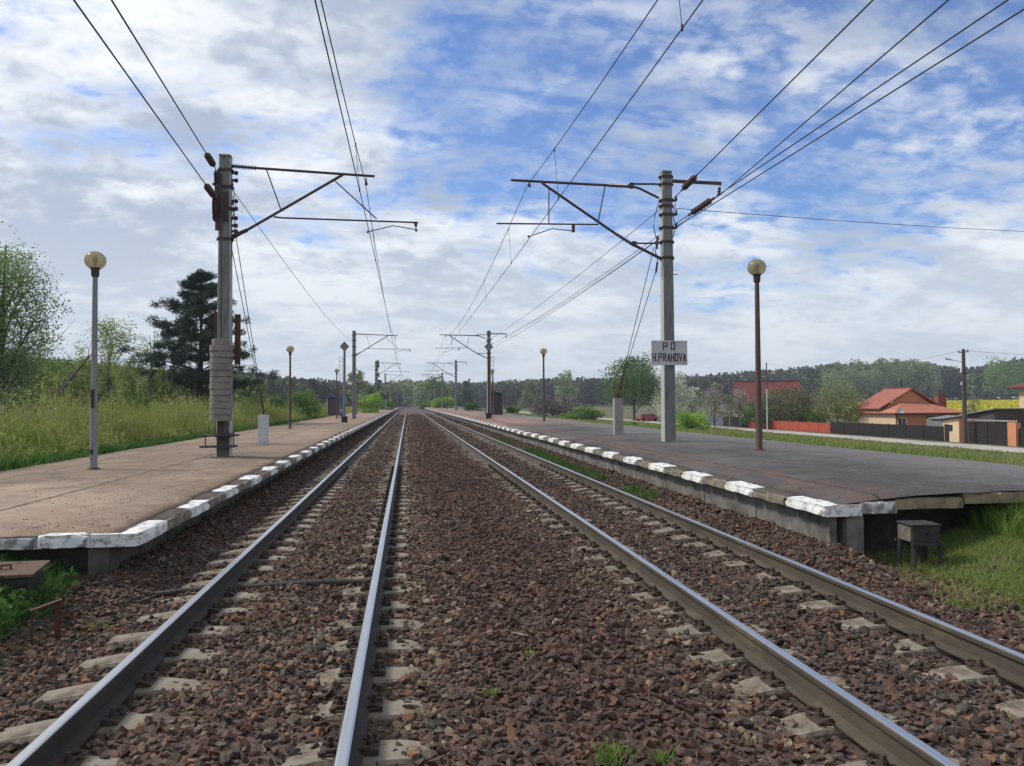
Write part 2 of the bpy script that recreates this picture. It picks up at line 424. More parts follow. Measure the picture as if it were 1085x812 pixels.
def scatter_stones(name, x0, x1, y0, y1, step, rmin, rmax, label):
    nx = int((x1 - x0) / step); ny = int((y1 - y0) / step)
    X, Y = np.meshgrid(x0 + (np.arange(nx) + .5) * step, y0 + (np.arange(ny) + .5) * step)
    x = X.ravel() + rng.uniform(-.48, .48, X.size) * step; y = Y.ravel() + rng.uniform(-.48, .48, X.size) * step
    # what the camera can plausibly see, with a margin
    keep = (x > np.where(y > P0L + .1, -3.12, -3.45 - rng.random(len(x)) ** .75 * 1.35)) & (x < np.where(y > P0R + .1, 5.08, 5.5 + rng.random(len(x)) ** 2 * 1.1)) & (np.abs(x - .1) < 2.0 + y * 1.05)
    sy = np.abs((y - SLEEPER_Y0 + SLEEPER_D / 2) % SLEEPER_D - SLEEPER_D / 2)
    for t in (TRL, TRR):
        dx = np.abs(x - t)
        on = (dx < 1.3) & (sy < .145 + .025 * (y > 8.5) + .02 * (y > 24))
        seat = np.abs(dx - .76)
        p = np.clip(1.4 - seat / np.where(dx > .76, .5, .42), 0, 1) ** .6
        idx = np.floor((y - SLEEPER_Y0 + SLEEPER_D / 2) / SLEEPER_D)
        patch = np.clip((vnoise(x * 5.5, idx * 1.7 + y * 2.0, 91) - .38) * 5, 0, 1)      # stones that have drifted over the concrete
        far = np.clip((y - 9) / 9, 0, 1)
        if t == TRL: p = np.where(x > t + .80, p * (.5 + .5 * far) * (.3 + .7 * patch), np.where(x > t + .1, p * (.40 + .6 * far) * (.5 + .5 * patch), p))
        else: p = np.where(x < t - .80, p * .95 * (.40 + .60 * patch), np.where(x < t, p * .6, np.where(x < t + .8, p, p * .7 * patch)))
        keep &= ~(on & (rng.random(len(x)) < p * .985))
    for r in RAILS: keep &= np.abs(x - r) > .085
    keep &= ~((np.abs(y - 8.1) < .05) & (x > -2.5) & (x < -.45))
    x = x[keep]; y = y[keep]; n = len(x)
    s = rng.uniform(rmin, rmax, n) * rng.choice([.5, .75, .95, 1, 1.2, 1.5], n)
    z = np.where((x < -2.4) | (x > 4.7), np.maximum(ballast_z(x, y), gz_rough(x, y)), ballast_z(x, y)) + s * rng.uniform(-.15, .55, n)
    c = stone_cols(x, y)
    kind = rng.integers(0, len(ROCKS), n)
    az = rng.uniform(0, 2 * np.pi, n); t1 = rng.normal(0, .45, n); t2 = rng.normal(0, .45, n)
    Vs, Fs, Cs = [], [], []; off = 0
    for k, (rv, rf) in enumerate(ROCKS):
        i = np.where(kind == k)[0]
        if not len(i): continue
        P = rv[None] * s[i][:, None, None]
        ca, sa = np.cos(t1[i])[:, None], np.sin(t1[i])[:, None]
        P = np.stack([P[..., 0], P[..., 1] * ca - P[..., 2] * sa, P[..., 1] * sa + P[..., 2] * ca], -1)
        ca, sa = np.cos(t2[i])[:, None], np.sin(t2[i])[:, None]
        P = np.stack([P[..., 0] * ca + P[..., 2] * sa, P[..., 1], -P[..., 0] * sa + P[..., 2] * ca], -1)
        ca, sa = np.cos(az[i])[:, None], np.sin(az[i])[:, None]
        P = np.stack([P[..., 0] * ca - P[..., 1] * sa, P[..., 0] * sa + P[..., 1] * ca, P[..., 2]], -1)
        P += np.stack([x[i], y[i], z[i]], 1)[:, None, :]
        m = rv.shape[0]
        Vs.append(P.reshape(-1, 3)); Cs.append(np.repeat(c[i], m, 0))
        Fs.append((rf[None] + (off + np.arange(len(i)) * m)[:, None, None]).reshape(-1, 3)); off += len(i) * m
    o = link(name, np_mesh(name, np.concatenate(Vs), np.concatenate(Fs), M_stone, colr=np.concatenate(Cs)))
    return tag(o, label, 'ballast', kind='stuff')
M_stone = stone_mat('crushed_stone')
scatter_stones('ballast_stones', -4.9, 6.7, 2.2, 11.5, .042, .023, .039, 'coarse rust brown crushed stones filling the near tracks')
scatter_stones('ballast_stones', -3.2, 5.15, 11.5, 26, .058, .028, .042, 'brown crushed stones of the tracks beyond the platform corners')
scatter_stones('ballast_stones', -3.2, 5.15, 26, 62, .09, .034, .055, 'far stretch of brown crushed stones between the platforms')

scatter_stones('ballast_stones', -3.2, 5.15, 62, 130, .17, .06, .09, 'farthest brown stones of the tracks, fading into the distance')

def grit():
    Vs, Fs, Cs = [], [], []; off = 0
    for sgn, e, bk, zf, y0 in ((-1, PL, PLB, plat_l, P0L), (1, PR, PRB, plat_r, P0R)):
        n = 900; y = y0 + .2 + rng.random(n) ** 1.7 * 22; u = rng.random(n) ** 1.5; x = e + sgn * (.35 + u * (abs(bk - e) - .6)); s = rng.uniform(.004, .014, n)
        z = zf(x) + .030
        for i in range(n):
            rv, rf = ROCKS[int(rng.integers(len(ROCKS)))]
            Vs.append(rv * s[i] + np.array([x[i], y[i], z[i]])); Fs.append(rf + off); off += len(rv); Cs.append(np.tile(PAL[int(rng.integers(9))] * 1.4, (len(rv), 1)))
    tag(link('grit', np_mesh('grit', np.concatenate(Vs), np.concatenate(Fs), M_stone, colr=np.concatenate(Cs))), 'loose grit and small stones scattered on both platforms', 'grit', kind='stuff')
grit()

# ------------------------------------------------------------------ rails
M_railtop = M('worn_rail_top', (.66, .655, .65), (.54, .535, .53), scale=3, rough=.33, metallic=1.0, stretch=(8, .25, 1))
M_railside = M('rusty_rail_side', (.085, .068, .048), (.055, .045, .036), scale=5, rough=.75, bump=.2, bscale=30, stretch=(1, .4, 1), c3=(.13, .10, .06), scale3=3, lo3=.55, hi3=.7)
M_railshade = M('rail_side_shaded', (.050, .040, .036), (.035, .030, .028), scale=5, rough=.75, bump=.2, bscale=30, stretch=(1, .4, 1), c3=(.085, .06, .045), scale3=3, lo3=.55, hi3=.7)  # darker copy of the rusty side, with shade put into the colour
prof = [(-.075, -.172), (.075, -.172), (.075, -.160), (.012, -.140), (.009, -.05), (.033, -.038), (.0355, -.012), (.031, -.004), (.020, 0), (-.020, 0), (-.031, -.004), (-.0355, -.012), (-.033, -.038), (-.009, -.05), (-.012, -.140), (-.075, -.160)]
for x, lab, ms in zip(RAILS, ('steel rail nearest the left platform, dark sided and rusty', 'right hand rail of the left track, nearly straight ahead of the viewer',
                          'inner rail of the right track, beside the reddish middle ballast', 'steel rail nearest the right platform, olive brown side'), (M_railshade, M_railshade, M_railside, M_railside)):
    ysr = [-6, 0, 20, 60, 150, 300, 690]
    mb = MB(); n = len(prof)
    vs = [(x + p[0], y, p[1]) for y in ysr for p in prof]
    for i in range(len(ysr) - 1):
        for k in range(n):
            q = (i * n + k, i * n + (k + 1) % n, (i + 1) * n + (k + 1) % n, (i + 1) * n + k)
            mb.f.append(q); mb.mi.append(1 if k in (7, 8, 9) else 0)
    mb.v = vs; mb.f.append(tuple(range(n))); mb.mi.append(0)
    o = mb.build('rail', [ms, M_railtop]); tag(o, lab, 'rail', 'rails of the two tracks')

# ------------------------------------------------------------------ sleepers and their rail clips
M_sleeper = M('sleeper_concrete', (.185, .155, .118), (.255, .222, .178), scale=5, rough=.9, bump=.6, bscale=25, c3=(.10, .075, .055), scale3=4, lo3=.48, hi3=.64)
M_iron = M('rusty_iron', (.045, .034, .029), (.085, .055, .038), scale=20, rough=.8, bump=.3)
st = [(-1.30, -.225, .10), (-1.05, -.195, .115), (-.92, -.180, .12), (-.60, -.178, .12), (-.45, -.188, .115), (-.22, -.225, .095), (0, -.240, .09)]
st = st + [(-a, b, c) for a, b, c in reversed(st[:-1])]
def sleeper_mesh(name, sd):
    rs = random.Random(sd); mb = MB(); vs = []
    for (x, z, w) in st:
        z += rs.uniform(-.006, .006); w += rs.uniform(-.006, .006)
        vs += [(x, -w - .035, -.42), (x, -w - .012, z - .02), (x, -w, z), (x, w, z), (x, w + .012, z - .02), (x, w + .035, -.42)]
    fs = []
    for i in range(len(st) - 1):
        for k in range(6): fs.append((i * 6 + k, i * 6 + (k + 1) % 6, (i + 1) * 6 + (k + 1) % 6, (i + 1) * 6 + k))
    fs += [tuple(range(6)), tuple(reversed(range((len(st) - 1) * 6, len(st) * 6)))]
    return mb.add(vs, fs).mesh(name, M_sleeper)
SLM = [sleeper_mesh('sleeper', k) for k in range(6)]
def clip_mesh():
    mb = MB()
    mb.box(-.045, .05, -.075, .075, -.196, -.166)
    mb.box(-.055, .02, -.05, .05, -.166, -.150)
    mb.lathe([(.022, -.15), (.022, -.128), (.014, -.128), (.013, -.10), (.001, -.098)], n=8)
    for s in (-1, 1):
        mb.tube([(.03, s * .05, -.16), (.045, s * .085, -.15), (.01, s * .10, -.135), (-.03, s * .08, -.145), (-.03, s * .05, -.15)], .011, 6)
    return mb.mesh('rail_clip', M_iron)
CLIP = clip_mesh(); CLIPB = CLIP.copy()
CLIPB.transform(Matrix.Rotation(math.pi, 4, 'Z')); 
rs = random.Random(5)
for t, side in ((TRL, 'left'), (TRR, 'right')):
    for k in range(150):
        y = SLEEPER_Y0 + SLEEPER_D * k
        s = link('sleeper', SLM[rs.randrange(6)], None, (t, y + rs.uniform(-.012, .012), rs.uniform(-.006, .004)))
        s.rotation_euler.z = rs.gauss(0, .006)
        tag(s, 'weathered concrete sleeper half buried in brown ballast under the %s track' % side, 'sleeper', 'sleepers of the %s track' % side)
        if 1 <= k < 36:
            for r in (-.7535, .7535):
                for q in (-1, 1):
                    link('rail_clip', CLIP if q > 0 else CLIPB, s, (r + q * .105, 0, 0))
mb = MB()
for t in (TRL, TRR):
    for k in range(150, 700):
        y = SLEEPER_Y0 + SLEEPER_D * k
        mb.box(t - 1.3, t - .35, y - .1, y + .1, -.4, -.2); mb.box(t + .35, t + 1.3, y - .1, y + .1, -.4, -.2)
tag(mb.build('sleeper_run', M_sleeper), 'far run of concrete sleepers fading towards the wood', 'sleepers', kind='stuff')

# ------------------------------------------------------------------ platforms
def asphalt(name, c1, c2, c3, edge=None, far=None, joint=None, back=None):
    """tarmac with stains, fine grain, cracks; edge = (x, width, colour) a dirt band along the kerb; far = (y, colour)"""
    m = M(name, c1, c2, scale=.55, rough=.92, bump=.35, bscale=130, c3=c3, scale3=1.6, lo3=.5, hi3=.68, detail=9)
    nt, N, L, b = nodes_of(m)
    out = b.inputs['Base Color'].links[0].from_socket
    tc = [n for n in N if n.type == 'TEX_COORD'][0]; sp = N.new('ShaderNodeSeparateXYZ'); L.new(tc.outputs['Object'], sp.inputs[0])
    def mathn(op, a, v):
        n = N.new('ShaderNodeMath'); n.operation = op
        for i, q in enumerate((a, v)):
            if isinstance(q, (int, float)): n.inputs[i].default_value = q
            else: L.new(q, n.inputs[i])
        return n.outputs[0]
    def maprange(a, lo, hi, o0, o1):
        n = N.new('ShaderNodeMapRange'); n.interpolation_type = 'SMOOTHSTEP'
        for i, q in zip((1, 2, 3, 4), (lo, hi, o0, o1)): n.inputs[i].default_value = q
        L.new(a, n.inputs[0]); return n.outputs[0]
    def mix(f, a, c):
        n = N.new('ShaderNodeMix'); n.data_type = 'RGBA'; L.new(f, n.inputs[0]); L.new(a, n.inputs[6])
        n.inputs[7].default_value = (*c, 1); return n.outputs[2]
    wob = N.new('ShaderNodeTexNoise'); wob.inputs['Scale'].default_value = 1.1; wob.inputs['Detail'].default_value = 6; L.new(tc.outputs['Object'], wob.inputs['Vector'])
    w2 = N.new('ShaderNodeTexNoise'); w2.inputs['Scale'].default_value = 3.0; w2.inputs['Detail'].default_value = 8; L.new(tc.outputs['Object'], w2.inputs['Vector'])
    if far:
        yy = mathn('ADD', sp.outputs[1], mathn('MULTIPLY', mathn('SUBTRACT', wob.outputs['Fac'], .5), 12))
        out = mix(maprange(yy, far[0] - 6, far[0] + 6, 0, 1), out, far[1])
    # repair patches and old pours of slightly different tone
    vp = N.new('ShaderNodeTexVoronoi'); vp.inputs['Scale'].default_value = .16; vp.inputs['Randomness'].default_value = 1
    dv = N.new('ShaderNodeVectorMath'); dv.operation = 'ADD'; L.new(tc.outputs['Object'], dv.inputs[0])
    d2 = N.new('ShaderNodeVectorMath'); d2.operation = 'SCALE'; d2.inputs['Scale'].default_value = 1.6; L.new(w2.outputs['Color'], d2.inputs[0]); L.new(d2.outputs[0], dv.inputs[1]); L.new(dv.outputs[0], vp.inputs['Vector'])
    sv = N.new('ShaderNodeSeparateXYZ'); L.new(vp.outputs['Color'], sv.inputs[0])
    gain = N.new('ShaderNodeVectorMath'); gain.operation = 'SCALE'; L.new(out, gain.inputs[0])
    st_ = N.new('ShaderNodeTexNoise'); st_.inputs['Scale'].default_value = .35; st_.inputs['Detail'].default_value = 9; st_.inputs['Roughness'].default_value = .7; L.new(tc.outputs['Object'], st_.inputs['Vector'])
    L.new(mathn('MULTIPLY', maprange(sv.outputs[0], 0, 1, .84, 1.16), maprange(st_.outputs['Fac'], .3, .7, .74, 1.26)), gain.inputs['Scale']); out = gain.outputs[0]
    if back:
        xx = mathn('ADD', sp.outputs[0], mathn('MULTIPLY', mathn('SUBTRACT', wob.outputs['Fac'], .5), 4))
        out = mix(maprange(xx, back[0], back[1], 0, .8), out, back[2])
    if edge:
        xx = mathn('ABSOLUTE', mathn('SUBTRACT', mathn('ADD', sp.outputs[0], mathn('MULTIPLY', mathn('SUBTRACT', wob.outputs['Fac'], .5), 1.2)), edge[0]), 0)
        e = mathn('MULTIPLY', maprange(xx, 0, edge[1], 1, 0), maprange(w2.outputs['Fac'], .38, .6, .25, 1))
        out = mix(e, out, edge[2])
    # speckle of grit
    vor = N.new('ShaderNodeTexNoise'); vor.inputs['Scale'].default_value = 48; vor.inputs['Detail'].default_value = 2; L.new(tc.outputs['Object'], vor.inputs['Vector'])
    sp2 = maprange(vor.outputs['Fac'], .60, .68, 0, .5)
    out = mix(sp2, out, tuple(min(1, v * 2.1 + .03) for v in c1))
    sp3 = maprange(vor.outputs['Fac'], .40, .32, 0, .5)
    out = mix(sp3, out, tuple(v * .35 for v in c1))
    for jx, jw in (joint or []):
        xx = mathn('ABSOLUTE', mathn('SUBTRACT', mathn('ADD', sp.outputs[0], mathn('MULTIPLY', mathn('SUBTRACT', w2.outputs['Fac'], .5), .12)), jx), 0)
        j = mathn('MULTIPLY', maprange(xx, jw * .4, jw, 1, 0), maprange(wob.outputs['Fac'], .36, .5, 0, .85))
        out = mix(j, out, tuple(v * .3 for v in c1))
    # long cracks
    vv = N.new('ShaderNodeTexVoronoi'); vv.feature = 'DISTANCE_TO_EDGE'; vv.inputs['Scale'].default_value = .22
    mpv = N.new('ShaderNodeVectorMath'); mpv.operation = 'ADD'; L.new(tc.outputs['Object'], mpv.inputs[0])
    sc = N.new('ShaderNodeVectorMath'); sc.operation = 'SCALE'; sc.inputs['Scale'].default_value = .9; L.new(w2.outputs['Color'], sc.inputs[0]); L.new(sc.outputs[0], mpv.inputs[1])
    L.new(mpv.outputs[0], vv.inputs['Vector'])
    ck = mathn('MULTIPLY', maprange(vv.outputs['Distance'], 0.0015, .004, .8, 0), maprange(wob.outputs['Fac'], .45, .55, 0, 1))
    out = mix(ck, out, tuple(v * .3 for v in c1))
    L.new(out, b.inputs['Base Color'])
    return m
M_tarL = asphalt('platform_tarmac_brown', (.195, .140, .098), (.275, .210, .155), (.142, .099, .072), edge=(PL - .1, 1.6, (.17, .115, .075)), far=(60, (.25, .170, .135)), joint=[(-4.93, .05), (-7.2, .04)])
M_tarR = asphalt('platform_tarmac_grey', (.066, .058, .057), (.108, .098, .095), (.052, .043, .041), edge=(PR + .75, .45, (.125, .075, .055)), far=(40, (.23, .145, .115)), joint=[(PR + .78, .03)], back=(6.6, 10.0, (.150, .143, .138)))
M_conc = M('platform_concrete', (.21, .195, .17), (.29, .275, .25), scale=3, rough=.9, bump=.5, bscale=18, c3=(.07, .06, .052), scale3=2.2, lo3=.46, hi3=.64)
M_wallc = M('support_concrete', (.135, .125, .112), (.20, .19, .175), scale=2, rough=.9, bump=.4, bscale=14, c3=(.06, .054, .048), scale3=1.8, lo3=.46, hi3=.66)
M_wallshade = M('stained_shaded_concrete', (.060, .055, .050), (.10, .093, .085), scale=2, rough=.9, bump=.4, bscale=14, c3=(.035, .031, .028), scale3=1.8, lo3=.46, hi3=.66)  # stain, plus the shade under the platform edges put into the colour
def paint_mat(name, paint, under, lo, hi, scale=9):
    return M(name, paint, under, scale=scale, rough=.75, bump=.5, bscale=22, lo=lo, hi=hi, detail=9, c3=(.10, .085, .07), scale3=4, lo3=.55, hi3=.68)
M_white = paint_mat('worn_white_paint', (.70, .70, .68), (.27, .25, .225), .50, .62)
M_whiteworn = paint_mat('thin_white_paint', (.58, .58, .56), (.21, .195, .17), .42, .56)
M_bare = M('bare_kerb_concrete', (.20, .175, .14), (.115, .098, .08), scale=5, rough=.92, bump=.5, bscale=20, lo=.4, hi=.62, c3=(.30, .24, .14), scale3=4, lo3=.52, hi3=.66)
M_lichen = M('ochre_stained_concrete', (.28, .225, .135), (.17, .145, .11), scale=6, rough=.92, bump=.5, bscale=20, lo=.42, hi=.66, c3=(.09, .075, .06), scale3=7, lo3=.55, hi3=.66)
M_tarcap = M('tar_topped_kerb', (.065, .052, .045), (.10, .078, .064), scale=8, rough=.95, bump=.6, bscale=60)

def block(mats, L0, D, H, seed, capped):
    """one kerb slab; track face at x=0 (towards -x), length along y, top z=0; rounded, chipped; slot 1 = top"""
    rs = random.Random(seed); ny = 7
    pf = [(.06, -H), (.004, -H + .012), (0, -H * .5), (.003, -.03), (.012, -.010), (.035, 0), (.12, .004), (.26, .004), (D, 0), (D, -H)]
    vs = []; n = len(pf)
    for j in range(ny):
        y = L0 * j / (ny - 1)
        e = .012 if j in (0, ny - 1) else 0
        for k, (x, z) in enumerate(pf):
            jit = .009 if k < 8 else 0
            ch = rs.uniform(0, .035) if (k in (3, 4, 5) and rs.random() < .38) else 0
            vs.append((x + rs.uniform(-jit, jit) + e + ch, y + rs.uniform(-.004, .004), z + rs.uniform(-jit, jit) * .7 - e * .6 - ch * .6))
    fs = []; mi = []
    for j in range(ny - 1):
        for k in range(n):
            fs.append((j * n + k, j * n + (k + 1) % n, (j + 1) * n + (k + 1) % n, (j + 1) * n + k)); mi.append(1 if (capped and k in (5, 6, 7)) else 0)
    mb = MB(); mb.v = vs; mb.f = fs + [tuple(range(n)), tuple(reversed(range((ny - 1) * n, ny * n)))]; mb.mi = mi + [0, 0]
    return mb.mesh('kerb_block', mats, smooth=True)
BW = [block([M_white, M_white], .922, .5, .135, k, False) for k in range(6)]
BB = [block([M_bare, M_tarcap], .922, .5, .135, 20 + k, True) for k in range(6)]
def platform(name, label, edge, back, sgn, zf, tar, y0):
    root = thing(name, (0, 0, 0), label, 'platform')
    # tarmac sheet with a ragged edge lapping over the kerb slabs
    ys = np.unique(np.concatenate([np.arange(y0 + .02, 40, .15), np.arange(40, P1, 1.5)]))
    us = np.concatenate([[0, .0, .03], np.linspace(.12, 1, 18) ** 1.3])
    W = abs(back - edge) - .25
    Vt = []; rag = .16 * (fbm(ys * 2.2, ys * 0 + 3.3, 31, 4) - .5)
    for j, y in enumerate(ys):
        bk = .5 * (fbm(np.array([y * .35]), np.array([8.1]), 33, 3)[0] - .5)
        yy = y + (.09 * (vnoise(us * 23, us * 0 + 2.0, 9) - .5) if j == 0 else 0)
        x = edge + sgn * (.25 + rag[j] + us * (W + bk))
        z = zf(x) + .028 + .012 * (fbm(x * .8, y * .5 + x * 0, 17, 3) - .5)
        z[0] -= .045; z[1] -= .004; 
        if j == 0: z = z - .05
        Vt.append(np.stack([x, np.broadcast_to(yy, x.shape), z], 1))
    V = np.concatenate(Vt); nx = len(us); ny = len(ys)
    I, J = np.meshgrid(np.arange(nx - 1), np.arange(ny - 1)); a = (J * nx + I).ravel()
    F = np.stack([a, a + 1, a + nx + 1, a + nx], 1)
    if sgn < 0: F = F[:, ::-1]
    link('tarmac', np_mesh('tarmac', V, F, tar, smooth=True), root)
    # fill under the tarmac
    mb = MB()
    mb.box(min(edge + sgn * .5, back - sgn * .15), max(edge + sgn * .5, back - sgn * .15), y0 + 1.1, P1, -.8, min(PLZ, PRZ) - .10)
    mb.build('fill', M_conc, root)
    # support panels set back below the overhang
    sx = edge + sgn * (.36 if sgn < 0 else .17)
    k = 0; y = y0 + .12
    while y < 100:
        mb = MB(); mb.box(min(sx, sx + sgn * .1), max(sx, sx + sgn * .1), y + .008, y + 1.98, -.62, zf(np.array([edge]))[0] - .155)
        mb.build('support_panel', M_wallshade if sgn < 0 else M_wallc, root, bevel=.008); y += 2.0
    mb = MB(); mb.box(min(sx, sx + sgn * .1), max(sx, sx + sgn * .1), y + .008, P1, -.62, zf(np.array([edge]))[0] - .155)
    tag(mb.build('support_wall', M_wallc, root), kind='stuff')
    # kerb slabs, white and bare by turns
    z = float(zf(np.array([edge]))[0])
    rs = random.Random(int(edge * 100)); far = MB()
    for k in range(int((P1 - y0) / .96)):
        y = y0 + k * .96
        white = k % 2 == 0
        if k < 96:
            me = (BW if white else BB)[rs.randrange(6)]
            o = link('kerb_block', me, root, (edge + rs.uniform(-.012, .012), y, z + rs.uniform(-.008, .006)))
            if sgn < 0:
                o.location.y = y + .94; o.rotation_euler.z = math.pi
            o.rotation_euler.z += rs.gauss(0, .006)
            if white: o['label'] = 'kerb slab painted white'
        else:
            far.box(min(edge, edge + sgn * .4), max(edge, edge + sgn * .4), y, y + .94, z - .15, z, 0 if white else 1)
    tag(far.build('kerb_block', [M_white, M_bare], root), kind='stuff')
    return root, z
left_p, zl = platform('station_platform', 'brown tarmac platform on the left with lamp posts and white striped kerb', PL, PLB, -1, plat_l, M_tarL, P0L)
right_p, zr = platform('station_platform', 'grey tarmac platform on the right with the name board mast standing on it', PR, PRB, 1, plat_r, M_tarR, P0R)

def end_block(root, x0, x1, y, z, mats, H=.15, D=.45, seed=0, dz=0):
    me = block(mats, x1 - x0, D, H, seed, len(mats) > 1)
    o = link('kerb_block', me, root, (x0, y, z + dz)); o.rotation_euler.z = math.pi / 2
    o.location.x = x1
    return o
# near ends of the platforms: slabs across, on a support with an end post
end_block(left_p, PL - 1.02, PL - .52, P0L, zl, [M_white], seed=51)
end_block(left_p, PL - 2.0, PL - 1.04, P0L + .02, zl - .005, [M_whiteworn], seed=52)
end_block(left_p, PL - 3.1, PL - 2.02, P0L + .03, zl - .02, [M_whiteworn], seed=53)
end_block(left_p, PL - 4.2, PL - 3.12, P0L + .05, zl - .03, [M_bare, M_tarcap], seed=54)
end_block(left_p, PL - 5.4, PL - 4.22, P0L + .05, zl - .04, [M_bare, M_tarcap], seed=55)
mb = MB(); mb.box(PL - .55, PL - .34, P0L + .06, P0L + .40, -.62, zl - .155); mb.build('end_post', M_wallshade, left_p, bevel=.012)
mb = MB(); mb.box(PL - 5.3, PL - .57, P0L + .40, P0L + .5, -.6, zl - .16); mb.build('end_wall', M_wallshade, left_p)
end_block(right_p, PR + .52, PR + .98, P0R, zr + .02, [M_whiteworn], seed=61)
end_block(right_p, PR + 1.0, PR + 1.9, P0R + .04, zr + .055, [M_lichen, M_tarcap], seed=62)
end_block(right_p, PR + 1.92, PR + 2.9, P0R + .04, zr + .105, [M_lichen, M_tarcap], seed=63)
for k in range(5):
    end_block(right_p, PR + 2.92 + k * .98, PR + 3.88 + k * .98, P0R + .06, zr + .115 - .006 * k, [M_bare, M_tarcap], seed=64 + k)
mb = MB(); mb.box(PR + .36, PR + .58, P0R + .06, P0R + .42, -.62, zr - .155); mb.build('end_post', M_wallc, right_p, bevel=.012)
mb = MB(); mb.box(PR + .6, PR + 7.5, P0R + .95, P0R + 1.05, -.6, zr - .16); mb.build('end_wall', M_wallshade, right_p)

# ------------------------------------------------------------------ overhead line masts
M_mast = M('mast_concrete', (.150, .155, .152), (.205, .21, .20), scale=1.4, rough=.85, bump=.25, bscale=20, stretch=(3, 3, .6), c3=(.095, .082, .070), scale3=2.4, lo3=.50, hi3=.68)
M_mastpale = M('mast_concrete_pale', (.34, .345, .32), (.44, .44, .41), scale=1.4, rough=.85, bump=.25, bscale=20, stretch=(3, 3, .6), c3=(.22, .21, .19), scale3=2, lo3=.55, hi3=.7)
M_steel = M('dark_steel', (.045, .032, .034), (.075, .050, .046), scale=9, rough=.65, bump=.15)
M_rust = M('red_rust', (.105, .045, .028), (.06, .03, .022), scale=8, rough=.85, bump=.3)
M_ins = M('brown_porcelain', (.060, .030, .028), rough=.3, spec=.5)
M_wire = M('dark_wire', (.045, .034, .036), rough=.6)
M_disc = M('weight_concrete', (.175, .152, .138), (.25, .225, .205), scale=5, rough=.9, bump=.4, c3=(.17, .14, .125), scale3=3, lo3=.5, hi3=.7)
M_lampglobe = None

def sheds(mb, a, b, r0, r1, n, mi=0):
    """a ribbed insulator between a and b"""
    a = Vector(a); b = Vector(b); d = b - a; Ln = d.length; prof = [(r0, 0)]
    for k in range(n):
        z = Ln * (k + .5) / n; w = Ln / n
        prof += [(r0, z - w * .4), (r1, z - w * .05), (r1, z + w * .1), (r0, z + w * .3)]
    prof.append((r0, Ln))
    return mb.lathe(prof, a, 10, mi, axis=d.normalized())

def make_mast(X, Y, z0, ztop, sgn, label, group, P, main):
    """P(px,py) gives points in the mast's own cross plane; sgn=+1: track to the right"""
    root = thing('catenary_mast', (X, Y, z0), label, 'overhead line mast', group)
    inv = Matrix.Translation((-X, -Y, -z0))
    H = ztop - z0
    mb = MB(); wb, wt, db, dt = .15, .125, .15, .11
    # H section: two flanges and a web
    def col_piece(x0b, x1b, y0b, y1b):
        f = wt / wb; g = dt / db
        vs = [(x0b, y0b, -.25), (x1b, y0b, -.25), (x1b, y1b, -.25), (x0b, y1b, -.25), (x0b * f, y0b * g, H), (x1b * f, y0b * g, H), (x1b * f, y1b * g, H), (x0b * f, y1b * g, H)]
        mb.add(vs, [(3, 2, 1, 0), (4, 5, 6, 7), (0, 1, 5, 4), (1, 2, 6, 5), (2, 3, 7, 6), (3, 0, 4, 7)])
    col_piece(-wb, wb, -db, db)
    mb.box(-.14, .14, -.13, .13, H, H + .05)
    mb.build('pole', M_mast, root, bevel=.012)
    # brightness of the lit pole sides put into colour: a paler flange
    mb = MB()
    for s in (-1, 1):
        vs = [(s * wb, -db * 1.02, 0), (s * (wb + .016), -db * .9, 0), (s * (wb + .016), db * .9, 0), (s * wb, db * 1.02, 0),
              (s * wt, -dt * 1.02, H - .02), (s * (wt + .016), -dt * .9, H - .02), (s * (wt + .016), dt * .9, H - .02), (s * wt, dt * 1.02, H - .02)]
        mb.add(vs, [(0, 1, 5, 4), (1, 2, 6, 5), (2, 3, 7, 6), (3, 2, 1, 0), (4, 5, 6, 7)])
    mb.build('lit_flange', M_mastpale, root)
    return root, inv, H

def collar(root, H, z, name='collar', ext=.05, lug=0):
    f = .9 - .16 * z / H
    mb = MB(); a = .17 * f + .022; b = .15 * f + .02
    mb.box(-a, a, -b, -b + .03, z - .04, z + .04); mb.box(-a, a, b - .03, b, z - .04, z + .04)
    mb.box(-a - .004, -a + .03, -b + .032, b - .032, z - .04, z + .04); mb.box(a - .03, a + .004, -b + .032, b - .032, z - .04, z + .04)
    for s in (-1, 1):
        mb.box(s * (a + .006) if s > 0 else -a - ext, a + ext if s > 0 else -(a + .006), -.03, .03, z - .03, z + .03)
        mb.tube([(s * (a + ext * .6), -.06, z), (s * (a + ext * .6), .06, z)], .02, 6)
    if lug: mb.box(a + .01, a + lug, -.025, .025, z - .012, z + .05); mb.lathe([(.03, 0), (.045, .06), (.02, .1), (.035, .14), (.001, .16)], (a + lug, 0, z), 8)
    return mb.build(name, M_steel, root)

